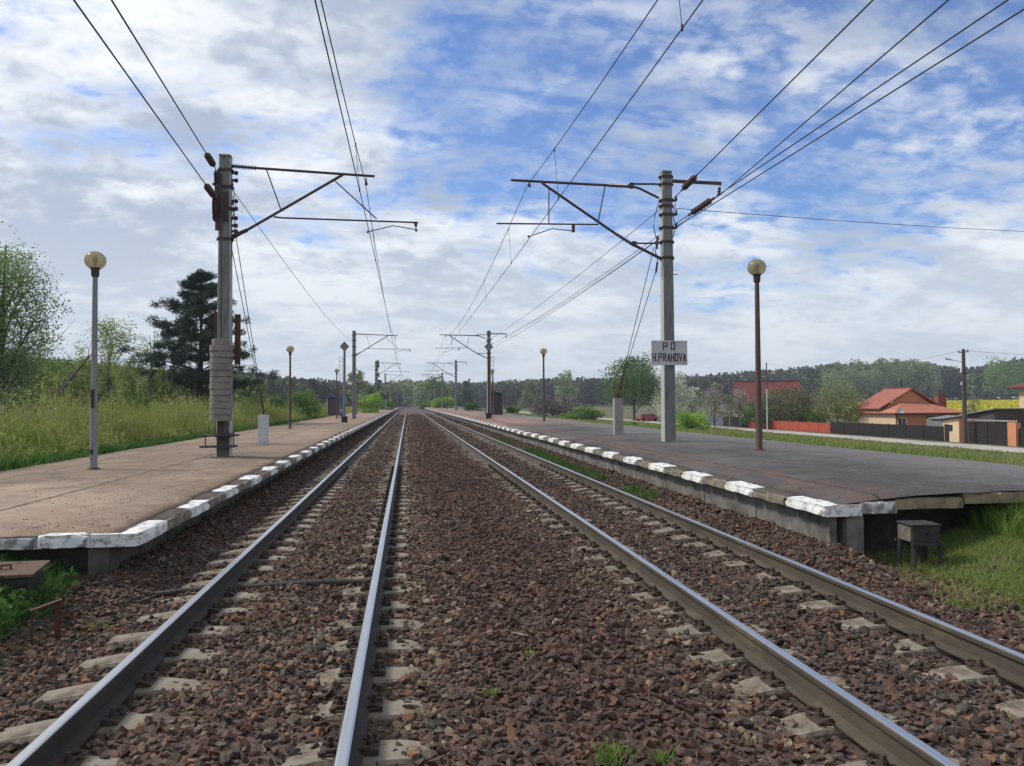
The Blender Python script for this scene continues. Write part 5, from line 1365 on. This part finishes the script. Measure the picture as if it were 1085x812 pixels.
# weeds left of the left platform
def weed_bed(label, n, nl, mat, lo, hi, seed, hmul, f0, spread, leaf):
    y = 8.6 + rg.random(n) ** 1.6 * 95; x = PLB - .25 - np.abs(rg.normal(0, 1, n)) * spread + .5 * (fbm(y * .6, y * 0 + 4, 79) - .5)
    q = fbm(x * .55, y * .40, seed, 3); k = (q > lo) & (q < hi); x, y, q = x[k], y[k], q[k]; n = len(x)
    d = np.hypot(x, y); clump = fbm(x * .8, y * .6, seed + 5, 3)
    h = hmul * (.35 + .75 * np.clip((PLB - x) / 1.6, 0, 1)) * (.25 + 1.5 * np.clip(clump - .15, 0, 1)) * rg.uniform(.55, 1.25, n); z = zs(x, y)
    blades('tall_weeds', label, rg, x, y, z, h, .010 + d * .0008, mat, cat='weeds', lean=.22, f=f0)
    k = rg.integers(0, n, nl); t = rg.random(nl) ** .8
    P = np.stack([x[k] + rg.normal(0, .13, nl) * (1.1 - t * .7), y[k] + rg.normal(0, .13, nl) * (1.1 - t * .7), z[k] + h[k] * (.12 + .95 * t)], 1)
    o = foliage('weed_leaves', rg, P, leaf, mat, None, .30, up=1.1, f=.9); tag(o, 'leaves of the ' + label, 'weeds', kind='stuff')
weed_bed('yellow green tall weeds behind the left platform', 13000, 60000, G_weed, .40, 1, 80, 1.45, .8, 2.6, .13)
weed_bed('pale dry stalks standing among the weeds behind the left platform', 3500, 6000, G_straw, .42, .62, 80, 1.55, .8, 2.6, .09)
weed_bed('fresh green weeds mixed among the yellow ones behind the left platform', 9000, 52000, G_fresh, .0, .47, 80, 1.15, .8, 2.4, .14)
n = 30000; y = 8.6 + rg.random(n) ** 1.6 * 70; x = PLB + .15 - rg.random(n) ** 1.4 * 1.8 + .4 * (fbm(y * .5, y * 0 + 9, 81) - .5)
d = np.hypot(x, y); blades('nettles', 'darker green low growth along the left platform edge', rg, x, y, zs(x, y), rg.uniform(.1, .45, n) * np.where(y < 18, 1.25, .8), .015 + d * .001, G_mixl if False else G_dark, cat='weeds', lean=.4)
n = 30000; y = 15 + rg.random(n) ** 1.4 * 160; x = -9 - rg.random(n) * 45
d = np.hypot(x, y); blades('meadow_grass', 'rank grass between the weeds and the left wood', rg, x, y, zs(x, y), rg.uniform(.3, 1.1, n), .02 + d * .0012, G_weed, lean=.2)
# tufts on the ballast and along the right platform foot
def tuft(label, x0, y0, r, n, h, mat, z=None):
    x = x0 + rg.normal(0, r, n); y = y0 + rg.normal(0, r, n)
    o = blades('grass_tuft', label, rg, x, y, ballast_z(x, y) + .01 if z is None else np.full(n, z), rg.uniform(.4, 1, n) * h, rg.uniform(.006, .013, n), mat, cat='grass tuft', lean=.9)
    del o['kind']; o['group'] = 'tufts on the ballast'
for (lab, px, py, r, n_, h) in [('small green tuft at the bottom picture edge in mid ballast', 650, 806, .055, 160, .07), ('tiny green tuft beside the pale twig', 561, 695, .025, 60, .045), ('tiny tuft right of the inner left rail', 520, 734, .022, 50, .04),
                            ('yellow green tuft left of the left track', 104, 648, .05, 60, .05), ('little green tuft at the bottom edge right of the bigger one', 702, 808, .03, 50, .06), ('pale tuft at the grass edge on the right stones', 1025, 636, .09, 160, .08)]:
    v = at_z(px, py, -.17 if px < 1000 else -.3); tuft(lab, v.x, v.y, r, n_, h, G_lush if px != 104 else G_dry)
n = 3600; y = 14 + rg.random(n) * 26; x = 4.72 - np.abs(rg.normal(0, .22, n)); k = fbm(y * .35, y * 0 + 2, 83) > .44; x, y = x[k], y[k]
blades('grass', 'dull green weeds along the foot of the right platform', rg, x, y, ballast_z(x, y), rg.uniform(.04, .2, len(x)), rg.uniform(.015, .03, len(x)), G_dark, cat='weeds', lean=.5)
v = at_z(551, 672, -.15); mb = MB(); mb.tube([v + Vector((-.065, .06, .0)), v, v + Vector((.05, -.075, .01))], [.005, .007, .004], 6)
tag(mb.build('twig', M('pale_twig', (.34, .27, .19), (.25, .19, .13), scale=20)), 'pale dry twig lying on the stones between the tracks', 'twig')

# ------------------------------------------------------------------ village
def at_x(px, py, X):
    d_ = ray(px, py); t = X / d_.x
    return Vector((X, d_.y * t, CAM_H + d_.z * t))
M_road = M('pale_road', (.33, .30, .265), (.42, .39, .35), scale=.8, rough=.95, bump=.3, bscale=12, c3=(.24, .21, .17), scale3=.4, lo3=.5, hi3=.65)
o = link('road', grid_mesh('road', np.linspace(39.4, 43.6, 8), np.arange(8, 330, 2.0), lambda X, Y: gz_rough(X, Y) + .07 - .06 * (np.abs(X - 41.5) / 2.1) ** 4, M_road)); tag(o, 'pale gravel road along the village fences', kind='structure')
px_, py_, _ = place(612, 95)
o = link('path', grid_mesh('path', np.linspace(24, 39.8, 14), np.linspace(106, 109.5, 5), lambda X, Y: gz_rough(X, Y + .12 * (X - 30)) + .06, M_road)); tag(o, 'pale dirt path crossing the meadow to the road', kind='structure')
FX = 45.0
M_fdark = M('fence_dark_brown', (.015, .011, .010), (.024, .017, .016), scale=4, rough=.7)
M_fred = M('fence_red', (.42, .085, .050), (.34, .070, .045), scale=2, rough=.6)
M_fblue = M('fence_blue_grey', (.115, .135, .175), (.09, .105, .14), scale=2, rough=.6)
M_orange = M('wall_orange', (.56, .235, .115), (.50, .21, .105), scale=1.2, rough=.85)
M_cream = M('wall_cream', (.62, .46, .31), (.56, .42, .28), scale=1.2, rough=.85)
M_white_w = M('white_frame', (.7, .7, .7), rough=.5)
M_glass = M('window_glass', (.03, .045, .05), rough=.08, spec=.6)
M_brick = M('chimney_brick', (.26, .085, .055), (.19, .065, .045), scale=7, rough=.9)
def tile_mat(name, c1, c2):
    m = M(name, c1, c2, scale=1.8, rough=.8)
    nt, N, L, b = nodes_of(m); tc = [n for n in N if n.type == 'TEX_COORD'][0]
    wv = N.new('ShaderNodeTexWave'); wv.bands_direction = 'DIAGONAL'; wv.inputs['Scale'].default_value = 2.2; wv.inputs['Distortion'].default_value = .4
    L.new(tc.outputs['Object'], wv.inputs['Vector']); bp = N.new('ShaderNodeBump'); bp.inputs['Strength'].default_value = .6; bp.inputs['Distance'].default_value = .05
    L.new(wv.outputs['Fac'], bp.inputs['Height']); L.new(bp.outputs[0], b.inputs['Normal']); return m
M_tile = tile_mat('roof_terracotta', (.36, .125, .085), (.27, .095, .068))
M_tile2 = tile_mat('roof_terracotta_bright', (.44, .165, .095), (.34, .125, .08))
M_redroof = tile_mat('roof_red', (.175, .045, .042), (.125, .034, .033))
M_greyroof = M('grey_sheet', (.20, .205, .22), (.15, .15, .16), scale=2, rough=.6)
def fence(label, px0, px1, m, h, name='garden_fence', slats=None):
    y0, y1 = at_x(px1, 455, FX).y, at_x(px0, 455, FX).y; z = VIL - .05
    root = thing(name, (FX, y0, z), label, 'fence', 'fences along the road'); Ln = y1 - y0
    mb = MB(); n = max(2, int(Ln / 2.2)); dl = Ln / n
    for k in range(n):
        mb = MB()
        ns = 14
        for q in range(ns): mb.box(-.02, .02, k * dl + .06 + q * (dl - .12) / ns, k * dl + .06 + (q + .93) * (dl - .12) / ns, .06, h + .03 * ((q * 7 + k) % 3))
        mb.box(.021, .06, k * dl + .03, (k + 1) * dl - .03, .3, .36); mb.box(.021, .06, k * dl + .03, (k + 1) * dl - .03, h - .3, h - .24)
        mb.build('panel', m, root)
    for k in range(n + 1):
        mb = MB(); mb.box(-.05, .05, k * dl - .04, k * dl + .04, -.1, h + .08); mb.build('post', m, root)
fence('dark brown fence in front of the orange house', 881, 999, M_fdark, 1.25)
fence('low red metal fence right of the rusty lamp post', 793, 879, M_fred, 1.08)
fence('short dark fence left of the red fence', 766, 792, M_fdark, 1.35)
fence('blue grey sheet fence behind the name board mast', 716, 765, M_fblue, 1.4)
fence('dark fence at the right picture edge beyond the orange gate pillar', 1080, 1140, M_fdark, 1.3)

def window(parent, face, a, b_, z0, z1, at, frame=M_white_w):
    """a framed window on the face 'x' (plane x=at, facing -x) or 'y' (plane y=at, facing -y), spanning a..b_"""
    mb = MB()
    def bxx(u0, u1, w0, w1, t0, t1, m=mb):
        if face == 'y': m.box(u0, u1, at - t1, at - t0, w0, w1)
        else: m.box(at - t1, at - t0, u0, u1, w0, w1)
    bxx(a, b_, z0, z0 + .07, .003, .07); bxx(a, b_, z1 - .07, z1, .003, .07); bxx(a, a + .07, z0 + .071, z1 - .071, .003, .07); bxx(b_ - .07, b_, z0 + .071, z1 - .071, .003, .07)
    mid = (a + b_) / 2; bxx(mid - .03, mid + .03, z0 + .071, z1 - .071, .003, .06)
    f = mb.build('window', frame, parent)
    g_ = MB(); bxx(a + .07, b_ - .07, z0 + .07, z1 - .07, .004, .02, g_); g_.build('pane', M_glass, f)
    s = MB(); bxx(a - .06, b_ + .06, z0 - .06, z0 - .002, .003, .13, s); s.build('sill', frame, f)
def roof_slab(mb, pts, th=.12):
    pts = [Vector(p) for p in pts]; n = (pts[1] - pts[0]).cross(pts[2] - pts[0]).normalized()
    if n.z < 0: n = -n
    k = len(pts); vs = pts + [p - n * th for p in pts]
    mb.add(vs, [tuple(range(k)), tuple(reversed(range(k, 2 * k)))] + [(i, (i + 1) % k, k + (i + 1) % k, k + i) for i in range(k)])
def orange_house():
    X0 = 52.5; c = at_x(949, 440, X0); Y0 = c.y; X1 = at_y(1016, 440, Y0).x; Y1 = Y0 + 7.0; zb = VIL - .1
    root = thing('village_house', (X0, Y0, zb), 'orange house with terracotta roofs, gable and brick chimney behind the dark fence', 'house', 'village houses'); o = Vector((X0, Y0, zb))
    W = X1 - X0; D = 7.0
    ze = at_y(980, 437.5, Y0).z - zb; za = at_y(966, 411.5, Y0).z - zb; zr = at_y(985, 423.5, Y0 + 3).z - zb
    mb = MB(); mb.box(.002, W, 0, D, 0, ze - .05); mb.build('wall', M_orange, root)
    mb = MB(); mb.box(-.03, .0, -.03, D, 0, ze + .25); mb.build('side_wall', M_cream, root)
    gy = 2.4; xa = at_y(966, 411.5, Y0 + gy).x - X0; gl = -.05; gr_ = 2 * xa - gl; za = at_y(966, 411.5, Y0 + gy).z - zb
    mb = MB(); mb.prism([(gl, 0, ze - .3), (gr_, 0, ze - .3), (gr_, 0, ze + .1), (xa, 0, za - .14), (gl, 0, ze + .1)], (0, gy + .22, 0), (0, gy + .4, 0)); mb.build('gable', M_orange, root)
    mb = MB(); yb = gy + 5.0; zl = at_y(936.5, 433, Y0 + gy).z - zb
    roof_slab(mb, [(xa, gy - .1, za), (xa, yb, za), (gl - .45, yb, zl), (gl - .45, gy - .1, zl)]); roof_slab(mb, [(xa, gy - .1, za), (gr_ + .4, gy - .1, zl), (gr_ + .4, yb, zl), (xa, yb, za)])
    mb.box(xa - .09, xa + .09, gy - .1, yb, za - .02, za + .07)
    rf = mb.build('roof', M_tile, root)
    mb = MB(); x0, x1, y0, y1 = -.5, W + .45, -.55, D - .2; ra, rb, ry = W * .40, W * .60, (y0 + y1) / 2
    A_, B_, C_, D_ = (x0, y0, ze), (x1, y0, ze), (x1, y1, ze), (x0, y1, ze); E_, F_ = (ra, ry, zr), (rb, ry, zr)
    roof_slab(mb, [A_, B_, F_, E_]); roof_slab(mb, [B_, C_, F_]); roof_slab(mb, [C_, D_, E_, F_]); roof_slab(mb, [D_, A_, E_])
    mb.build('front_roof', M_tile2, root)
    mb = MB(); mb.box(x0, x1, y0 - .1, y0 - .01, ze - .13, ze - .02); mb.tube([(-.45, y0 - .05, ze - .1), (.5, -.08, ze - .9), (.7, -.08, .4)], .06, 6); mb.build('gutter', M_fdark, root)
    ch = MB(); cx = at_y(996, 420, Y0 + 3.4).x - X0; zc = at_y(996, 418.5, Y0 + 3.4).z - zb; ch.box(cx - .5, cx + .5, 3.0, 3.8, ze, zc - .1); ch.box(cx - .56, cx + .56, 2.94, 3.86, zc - .1, zc); ch.build('chimney', M_brick, root)
    p = at_y(955, 402, Y0 + 5); sp = MB(); sp.tube([(p.x - X0, 5, za - .6), (p.x - X0, 5, p.z - zb)], .09, 8); sp.build('stove_pipe', M_fdark, root)
    a = at_y(951, 443, Y0).x - X0; b_ = at_y(960, 443, Y0).x - X0
    window(root, 'y', a, b_, at_y(955, 452, Y0).z - zb, at_y(955, 442.8, Y0).z - zb, 0)
    a = at_y(982, 443, Y0).x - X0; b_ = at_y(999, 443, Y0).x - X0
    window(root, 'y', a, b_, .7, at_y(990, 441, Y0).z - zb, 0, M_fdark)  # dark framed pane added in place of the open, shaded porch recess
    mb = MB(); mb.lathe([(.02, -.03), (.32, .06), (.33, .08), (.02, 0)], (gl + .3, -.45, ze + .2), 12, axis=(-.3, -1, .3)); mb.tube([(gl + .3, -.40, ze + .2), (gl + .3, -.05, ze + .1)], .02, 5); mb.build('satellite_dish', M_pale, root)
orange_house()
def red_house():
    Y0 = 112; a = at_y(777, 420, Y0).x; b_ = at_y(841, 420, Y0).x; zb = VIL - .05; zr = at_y(800, 404, Y0).z - zb; ze = at_y(800, 427, Y0).z - zb
    root = thing('village_house', (a, Y0, zb), 'house with a big plain red roof behind the dark tree', 'house', 'village houses', rz=R(-24)); W = b_ - a
    mb = MB(); mb.prism([(.4, .4, 0), (.4, 6.6, 0), (.4, 6.6, ze), (.4, 3.5, zr - .15), (.4, .4, ze)], (0, 0, 0), (W - .8, 0, 0)); mb.build('wall', M_cream, root)
    mb = MB(); roof_slab(mb, [(0, -.1, ze - .1), (W, -.1, ze - .1), (W, 3.5, zr), (0, 3.5, zr)]); roof_slab(mb, [(0, 7.1, ze - .1), (W, 7.1, ze - .1), (W, 3.5, zr), (0, 3.5, zr)]); mb.box(0, W, 3.4, 3.6, zr - .02, zr + .08); mb.build('roof', M_redroof, root)
    window(root, 'y', 2, 3.3, 1.1, 2.4, .4); window(root, 'y', 5.2, 6.5, 1.1, 2.4, .4)
red_house()
def right_house():
    X0 = 56; c = at_x(1080, 430, X0); Y1 = c.y; Y0 = Y1 - 9; zb = VIL - .05; ze = at_x(1080, 411, X0).z - zb; zt = at_x(1083, 392, X0).z - zb
    root = thing('village_house', (X0, Y0, zb), 'tall cream house with red eaves cut by the right picture edge', 'house', 'village houses')
    mb = MB(); mb.box(0, 9, 0, 9, 0, ze); mb.build('wall', M_cream, root)
    mb = MB(); a, b_, c_, d_ = (-.7, -.7, ze + .02), (9.7, -.7, ze + .02), (9.7, 9.7, ze + .02), (-.7, 9.7, ze + .02); e, f = (1.6, 1.6, ze + 1.1), (7.4, 1.6, ze + 1.1); g_, h = (7.4, 7.4, ze + 1.1), (1.6, 7.4, ze + 1.1)
    for q in ([a, b_, f, e], [b_, c_, g_, f], [c_, d_, h, g_], [d_, a, e, h]): roof_slab(mb, q)
    mb.build('eaves', M_redroof, root)
    mb = MB(); mb.box(1.8, 7.2, 1.8, 7.2, ze + .5, zt); mb.build('upper_wall', M_fdark, root)
    mb = MB(); roof_slab(mb, [(1.2, 1.2, zt), (7.8, 1.2, zt), (7.8, 4.5, zt + 1.6), (1.2, 4.5, zt + 1.6)]); roof_slab(mb, [(1.2, 7.8, zt), (7.8, 7.8, zt), (7.8, 4.5, zt + 1.6), (1.2, 4.5, zt + 1.6)]); mb.build('roof', M_fdark, root)
    window(root, 'x', 2, 3.4, 2.4, 3.9, 0); window(root, 'x', 5.4, 6.8, 2.4, 3.9, 0)
right_house()
def gate_hut():
    X0 = FX + .05; Ya = at_x(999, 455, X0).y; Yb = at_x(1016, 455, X0).y; zb = VIL - .1; z1 = at_x(1000, 444, X0).z - zb
    root = thing('gate_hut', (X0, Yb, zb), 'small cream hut with dark door and square window beside the utility pole', 'hut'); D = Ya - Yb
    mb = MB(); mb.prism([(0, 0, 0), (0, D, 0), (0, D, z1 - .12), (0, 0, z1 + .12)], (0, 0, 0), (1.6, 0, 0)); mb.build('wall', M_cream, root)
    mb = MB(); mb.box(.01, 1.58, -.04, -.003, 0, z1 + .08); mb.build('end_wall', M_orange, root)
    mb = MB(); mb.box(-.05, -.003, D - .75, D - .25, .05, z1 - .45); d_ = mb.build('door', M_fdark, root)
    mb = MB(); mb.tube([(-.09, D - .32, .95), (-.05, D - .32, .95)], .02, 6); mb.build('handle', M_pale, d_)
    mb = MB(); mb.box(-.05, -.003, .75, 1.15, 1.0, 1.5); w_ = mb.build('window', M_fdark, root); mb = MB(); mb.box(-.06, -.051, .80, 1.10, 1.05, 1.45); mb.build('pane', M_glass, w_)
    mb = MB(); mb.prism([(-.25, -.15, z1 + .15), (-.25, D + .2, z1 - .12), (-.25, D + .2, z1 - .03), (-.25, -.15, z1 + .24)], (0, 0, 0), (2.1, 0, 0)); mb.build('roof', M_fdark, root)
gate_hut()
def gate():
    X0 = FX + .05; Ya = at_x(1026, 455, X0).y; Yb = at_x(1069.5, 455, X0).y; Yc = at_x(1079, 455, X0).y; zb = VIL - .1; h = at_x(1045, 446, X0).z - zb
    root = thing('yard_gate', (X0, Yb, zb), 'wide dark yard gate under a white scalloped coping', 'gate'); D = Ya - Yb
    for k in range(2):
        mb = MB()
        for q in range(9): mb.box(-.03, .03, .04 + k * D / 2, (k + 1) * D / 2 - .03, .08 + q * (h - .2) / 9, .08 + (q + .93) * (h - .2) / 9)
        mb.box(.031, .07, .1 + k * D / 2, .18 + k * D / 2, .08, h - .12); mb.box(.031, .07, (k + 1) * D / 2 - .18, (k + 1) * D / 2 - .1, .08, h - .12)
        mb.build('gate_leaf', M_fdark, root)
    mb = MB(); mb.box(-.12, .12, -.9, D + .1, h - .05, h + .06); mb.build('lintel', M_fdark, root)
    mb = MB()
    for q in range(24): mb.lathe([(.07, 0), (.07, .02), (.02, .05)], (-.13, -.85 + q * (D + .9) / 24, h + .02), 8, axis=(-1, 0, 0))
    mb.build('coping', M_pale, root)
    p = thing('gate_pillar', (X0, Yc, zb), 'orange plastered pillar right of the dark yard gate', 'pillar'); mb = MB(); mb.box(-.2, .2, 0, Yb - Yc - .04, 0, h - .06); mb.build('shaft', M_orange, p, bevel=.01); mb = MB(); mb.box(-.22, .22, -.03, .02, 0, .12); mb.build('foot', M_cream, p)
gate()
def shed():
    X0 = 52.5; a = at_x(1022, 440, X0).y; b_ = at_x(1054, 440, X0).y; zb = VIL; h0 = at_x(1026, 440, X0).z - zb; h1 = at_x(1052, 434, X0).z - zb
    root = thing('yard_shed', (X0, b_, zb), 'grey shed with a sloping sheet roof behind the dark yard gate', 'shed'); D = a - b_
    mb = MB(); mb.prism([(0, 0, 0), (0, D, 0), (0, D, h0 - .1), (0, 0, h1 - .1)], (0, 0, 0), (3, 0, 0)); mb.build('wall', M_shelter, root)
    mb = MB(); mb.prism([(0, -.2, h1), (0, D + .3, h0 - .05), (0, D + .3, h0 + .05), (0, -.2, h1 + .1)], (-.3, 0, 0), (3.3, 0, 0)); mb.build('roof', M_greyroof, root)
    r2 = thing('white_sheet_roof', (50.0, a - .6, zb), 'pale sheet covered lean-to left of the grey shed', 'lean-to'); mb = MB(); mb.box(0, 1.5, 0, 2.6, 0, h0 - .4); mb.build('wall', M_greyroof, r2); mb = MB(); mb.prism([(-.2, -.2, h0 - .35), (1.7, -.2, h0 - .1), (1.7, -.2, h0 - .04), (-.2, -.2, h0 - .29)], (0, 0, 0), (0, 2.2, 0)); mb.build('roof', M_greyroof, r2)
shed()
M_wood = M('pole_wood', (.060, .048, .044), (.095, .078, .068), scale=3, rough=.9, bump=.4, stretch=(5, 5, .5))
def utility_pole():
    X = FX - .7; p = at_x(1022.5, 460, X); zb = VIL - .05; H = at_x(1021, 370, X).z - zb; Y = p.y
    root = thing('utility_pole', (X, Y, zb), 'tall dark utility pole with a street lamp arm beside the cream hut', 'utility pole')
    mb = MB(); mb.lathe([(.19, -.1), (.17, 2), (.125, H)], n=10); mb.build('pole', M_wood, root)
    e = at_x(1004, 380.5, X + .4) - Vector((X, Y, zb)); s = at_x(1020, 384, X) - Vector((X, Y, zb))
    mb = MB(); mb.tube([s, e], .03, 6); mb.tube([e + (s - e) * .25, e - (s - e) * .1], [.06, .09], 8); mb.build('lamp_arm', M_grey, root)
    mb = MB(); mb.box(-.05, .05, -.55, .55, H - .28, H - .2)
    for q in (-.5, .5): mb.lathe([(.03, 0), (.05, .06), (.03, .1), (.04, .14), (.01, .16)], (0, q, H - .2), 8)
    mb.build('cross_arm', M_wood, root)
    mb = MB(); mb.box(-.26, -.16, -.08, .08, H - 1.9, H - 1.6); mb.box(-.24, -.16, -.06, .06, H - 2.9, H - 2.65); mb.build('meter_box', M_pale, root)
    t = Vector((X, Y, zb + H - .1))
    e1 = at_d(1250, 378, 52); wire('pair of wires leaving the utility pole to the right edge', [t + (e1 - t) * k / 6 - Vector((0, 0, .25 * 4 * k / 6 * (1 - k / 6))) for k in range(7)], .012)
    e2 = at_x(813, 386, 40.0); wire('slack wire from the utility pole towards the bare white pole', [t + (e2 - t) * k / 8 - Vector((0, 0, .9 * 4 * k / 8 * (1 - k / 8))) for k in range(9)], .009)
    for lab, px, py0, py1, m, r, XX in (('slim pole, dark above and white below, behind the rusty lamp post', 813, 384, 452, M_pale, .08, 40.0), ('dark slender pole among the faded blossom trees', 754, 395, 444, M_wood, .09, 46.0)):
        q = at_x(px, py1, XX); zq = gz(XX, q.y); Hq = at_x(px, py0, XX).z - zq
        r_ = thing('garden_pole', (XX, q.y, zq), lab, 'pole')
        mb = MB(); mb.lathe([(r, -.1), (r, Hq * .62), (r * .95, Hq * .62 + .01)], n=8); mb.build('lower_shaft', m, r_)
        mb = MB(); mb.lathe([(r * .97, Hq * .63), (r * .8, Hq)], n=8); mb.box(-.3, .3, -.03, .03, Hq - .3, Hq - .24) if m is M_wood else None; mb.build('upper_shaft', M_wood, r_)
utility_pole()
# round white flowering standards by the dark fence
for k, (px, py) in enumerate(((765.5, 434), (773, 437.5), (784, 437))):
    q = at_x(px, py, 44.3); zq = gz(44.3, q.y); Hq = q.z - zq
    r_ = thing('flowering_standard', (44.3, q.y, zq), ['tall white flower ball on a pale stem before the dark fence', 'small white flower ball in the middle before the short dark fence', 'white flower ball nearest the red fence'][k], 'shrub', 'white flowering standards')
    mb = MB(); mb.tube([(0, 0, -.1), (.02, 0, Hq)], [.06, .045], 7); mb.build('stem', M_pale, r_)
    rg = np.random.default_rng(500 + k); R0 = .5 if k == 0 else .3
    foliage('flower_head', rg, crown_points(rg, [((0, 0, Hq), (R0, R0, R0 * .7))], 500, .2, 1.5, .6, 8), .12, L_white, r_)
# rape field
rg = np.random.default_rng(321)
n = 42000; u = rg.random(n); pxs = rg.uniform(880, 1150, n); ds = 150 + u ** .8 * 190
V0 = [at_d(float(a), 427, float(b_)) for a, b_ in zip(pxs[:1], ds[:1])]
az = np.arctan((pxs - PW / 2) / FPX) + R(YAW); dh = ds / np.cos(az - R(YAW)); x = np.sin(az) * dh; y = np.cos(az) * dh
o = foliage('rape_field', rg, np.stack([x, y, ground_z(x, y) + rg.uniform(.5, 1.3, n)], 1), .85, L_rape, None, .8, up=.0, f=.05); tag(o, 'bright yellow rape field behind the village roofs', 'field', kind='stuff')

# ------------------------------------------------------------------ red car
def red_car():
    X, Y, z = place(685, 137); z = gz(X, Y) + .02
    root = thing('parked_car', (X, Y, z), 'red car parked under the broad dark green tree', 'car', rz=R(-158))
    M_car = M('car_paint_red', (.32, .022, .028), rough=.3, spec=.5); M_tyre = M('tyre_rubber', (.02, .02, .02), rough=.9)
    # side profile stations along x (front at +x): (x, half width, sill z, belt z)
    mb = MB(); stn = [(-2.05, .62, .42, .78), (-1.95, .76, .28, .92), (-1.2, .84, .22, .95), (0, .85, .22, .92), (1.0, .84, .22, .86), (1.75, .76, .26, .76), (2.05, .60, .38, .62)]
    vs = []
    for (x, w, s, b_) in stn:
        for sy in (-1, 1): vs += [(x, sy * w * .93, s), (x, sy * w, (s + b_) / 2), (x, sy * w * .95, b_)]
    ring = [0, 1, 2, 5, 4, 3]; fs = []
    for i in range(len(stn) - 1):
        for k in range(6): fs.append((i * 6 + ring[k], i * 6 + ring[(k + 1) % 6], (i + 1) * 6 + ring[(k + 1) % 6], (i + 1) * 6 + ring[k]))
    fs += [tuple(ring), tuple((len(stn) - 1) * 6 + k for k in reversed(ring))]
    mb.add(vs, fs); mb.build('body', M_car, root, smooth=True)
    def loft(name, rows, m):
        mb = MB(); vs = []
        for (x0, x1, w, zz) in rows: vs += [(x0, -w, zz), (x1, -w, zz), (x1, w, zz), (x0, w, zz)]
        fs = [tuple(reversed(range(4))), tuple((len(rows) - 1) * 4 + k for k in range(4))]
        for i in range(len(rows) - 1):
            for k in range(4): fs.append((i * 4 + k, i * 4 + (k + 1) % 4, (i + 1) * 4 + (k + 1) % 4, (i + 1) * 4 + k))
        mb.add(vs, fs); return mb.build(name, m, root, smooth=False)
    loft('windows', [(-1.62, .88, .76, .90), (-1.20, .22, .61, 1.34)], M_glass)
    loft('roof', [(-1.22, .24, .62, 1.341), (-1.05, .05, .52, 1.42)], M_car)
    mb = MB()
    for sy in (-1, 1):
        for (a, b_) in (((-1.62, .765, .9), (-1.20, .615, 1.35)), ((-.35, .765, .9), (-.42, .615, 1.35)), ((.88, .765, .9), (.22, .615, 1.35))): mb.bar((a[0], sy * a[1], a[2]), (b_[0], sy * b_[1], b_[2]), .09, .05)
    mb.build('window_pillar', M_car, root)
    for sx in (-1.28, 1.3):
        for sy in (-1, 1):
            mb = MB(); mb.lathe([(.19, -.1), (.30, -.1), (.32, -.06), (.32, .06), (.30, .1), (.19, .1)], (sx, sy * .76, .32), 18, axis=(0, 1, 0)); t = mb.build('tyre', M_tyre, root)
            mb = MB(); mb.lathe([(.02, -.09), (.185, -.09), (.185, .09), (.02, .09)], (sx, sy * .76, .32), 14, axis=(0, 1, 0)); mb.build('rim', M_grey, t)
    for sy in (-1, 1):
        mb = MB(); mb.box(1.90, 2.0, sy * .52 - .14, sy * .52 + .14, .55, .68); mb.build('headlight', M_pale, root)
        mb = MB(); mb.box(-2.04, -1.93, sy * .60 - .10, sy * .60 + .10, .66, .84); mb.build('tail_light', M_redroof, root)
    mb = MB(); mb.box(2.0, 2.09, -.55, .55, .32, .44); mb.box(-2.10, -2.0, -.6, .6, .36, .48); mb.build('bumper', M_black, root)
red_car()

# ------------------------------------------------------------------ air
hz = MB(); hz.box(-1600, 1600, -60, 2600, -4.0, 60)
m = bpy.data.materials.new('pale_air'); m.use_nodes = True; nn = m.node_tree.nodes
for q in list(nn): nn.remove(q)
pv = nn.new('ShaderNodeVolumePrincipled'); pv.inputs['Density'].default_value = .00032; pv.inputs['Color'].default_value = (.80, .88, 1.0, 1); pv.inputs['Anisotropy'].default_value = .1
mo = nn.new('ShaderNodeOutputMaterial'); m.node_tree.links.new(pv.outputs[0], mo.inputs['Volume'])
hzo = hz.build('haze', m); tag(hzo, 'pale blue air that softens the far woods', kind='stuff')
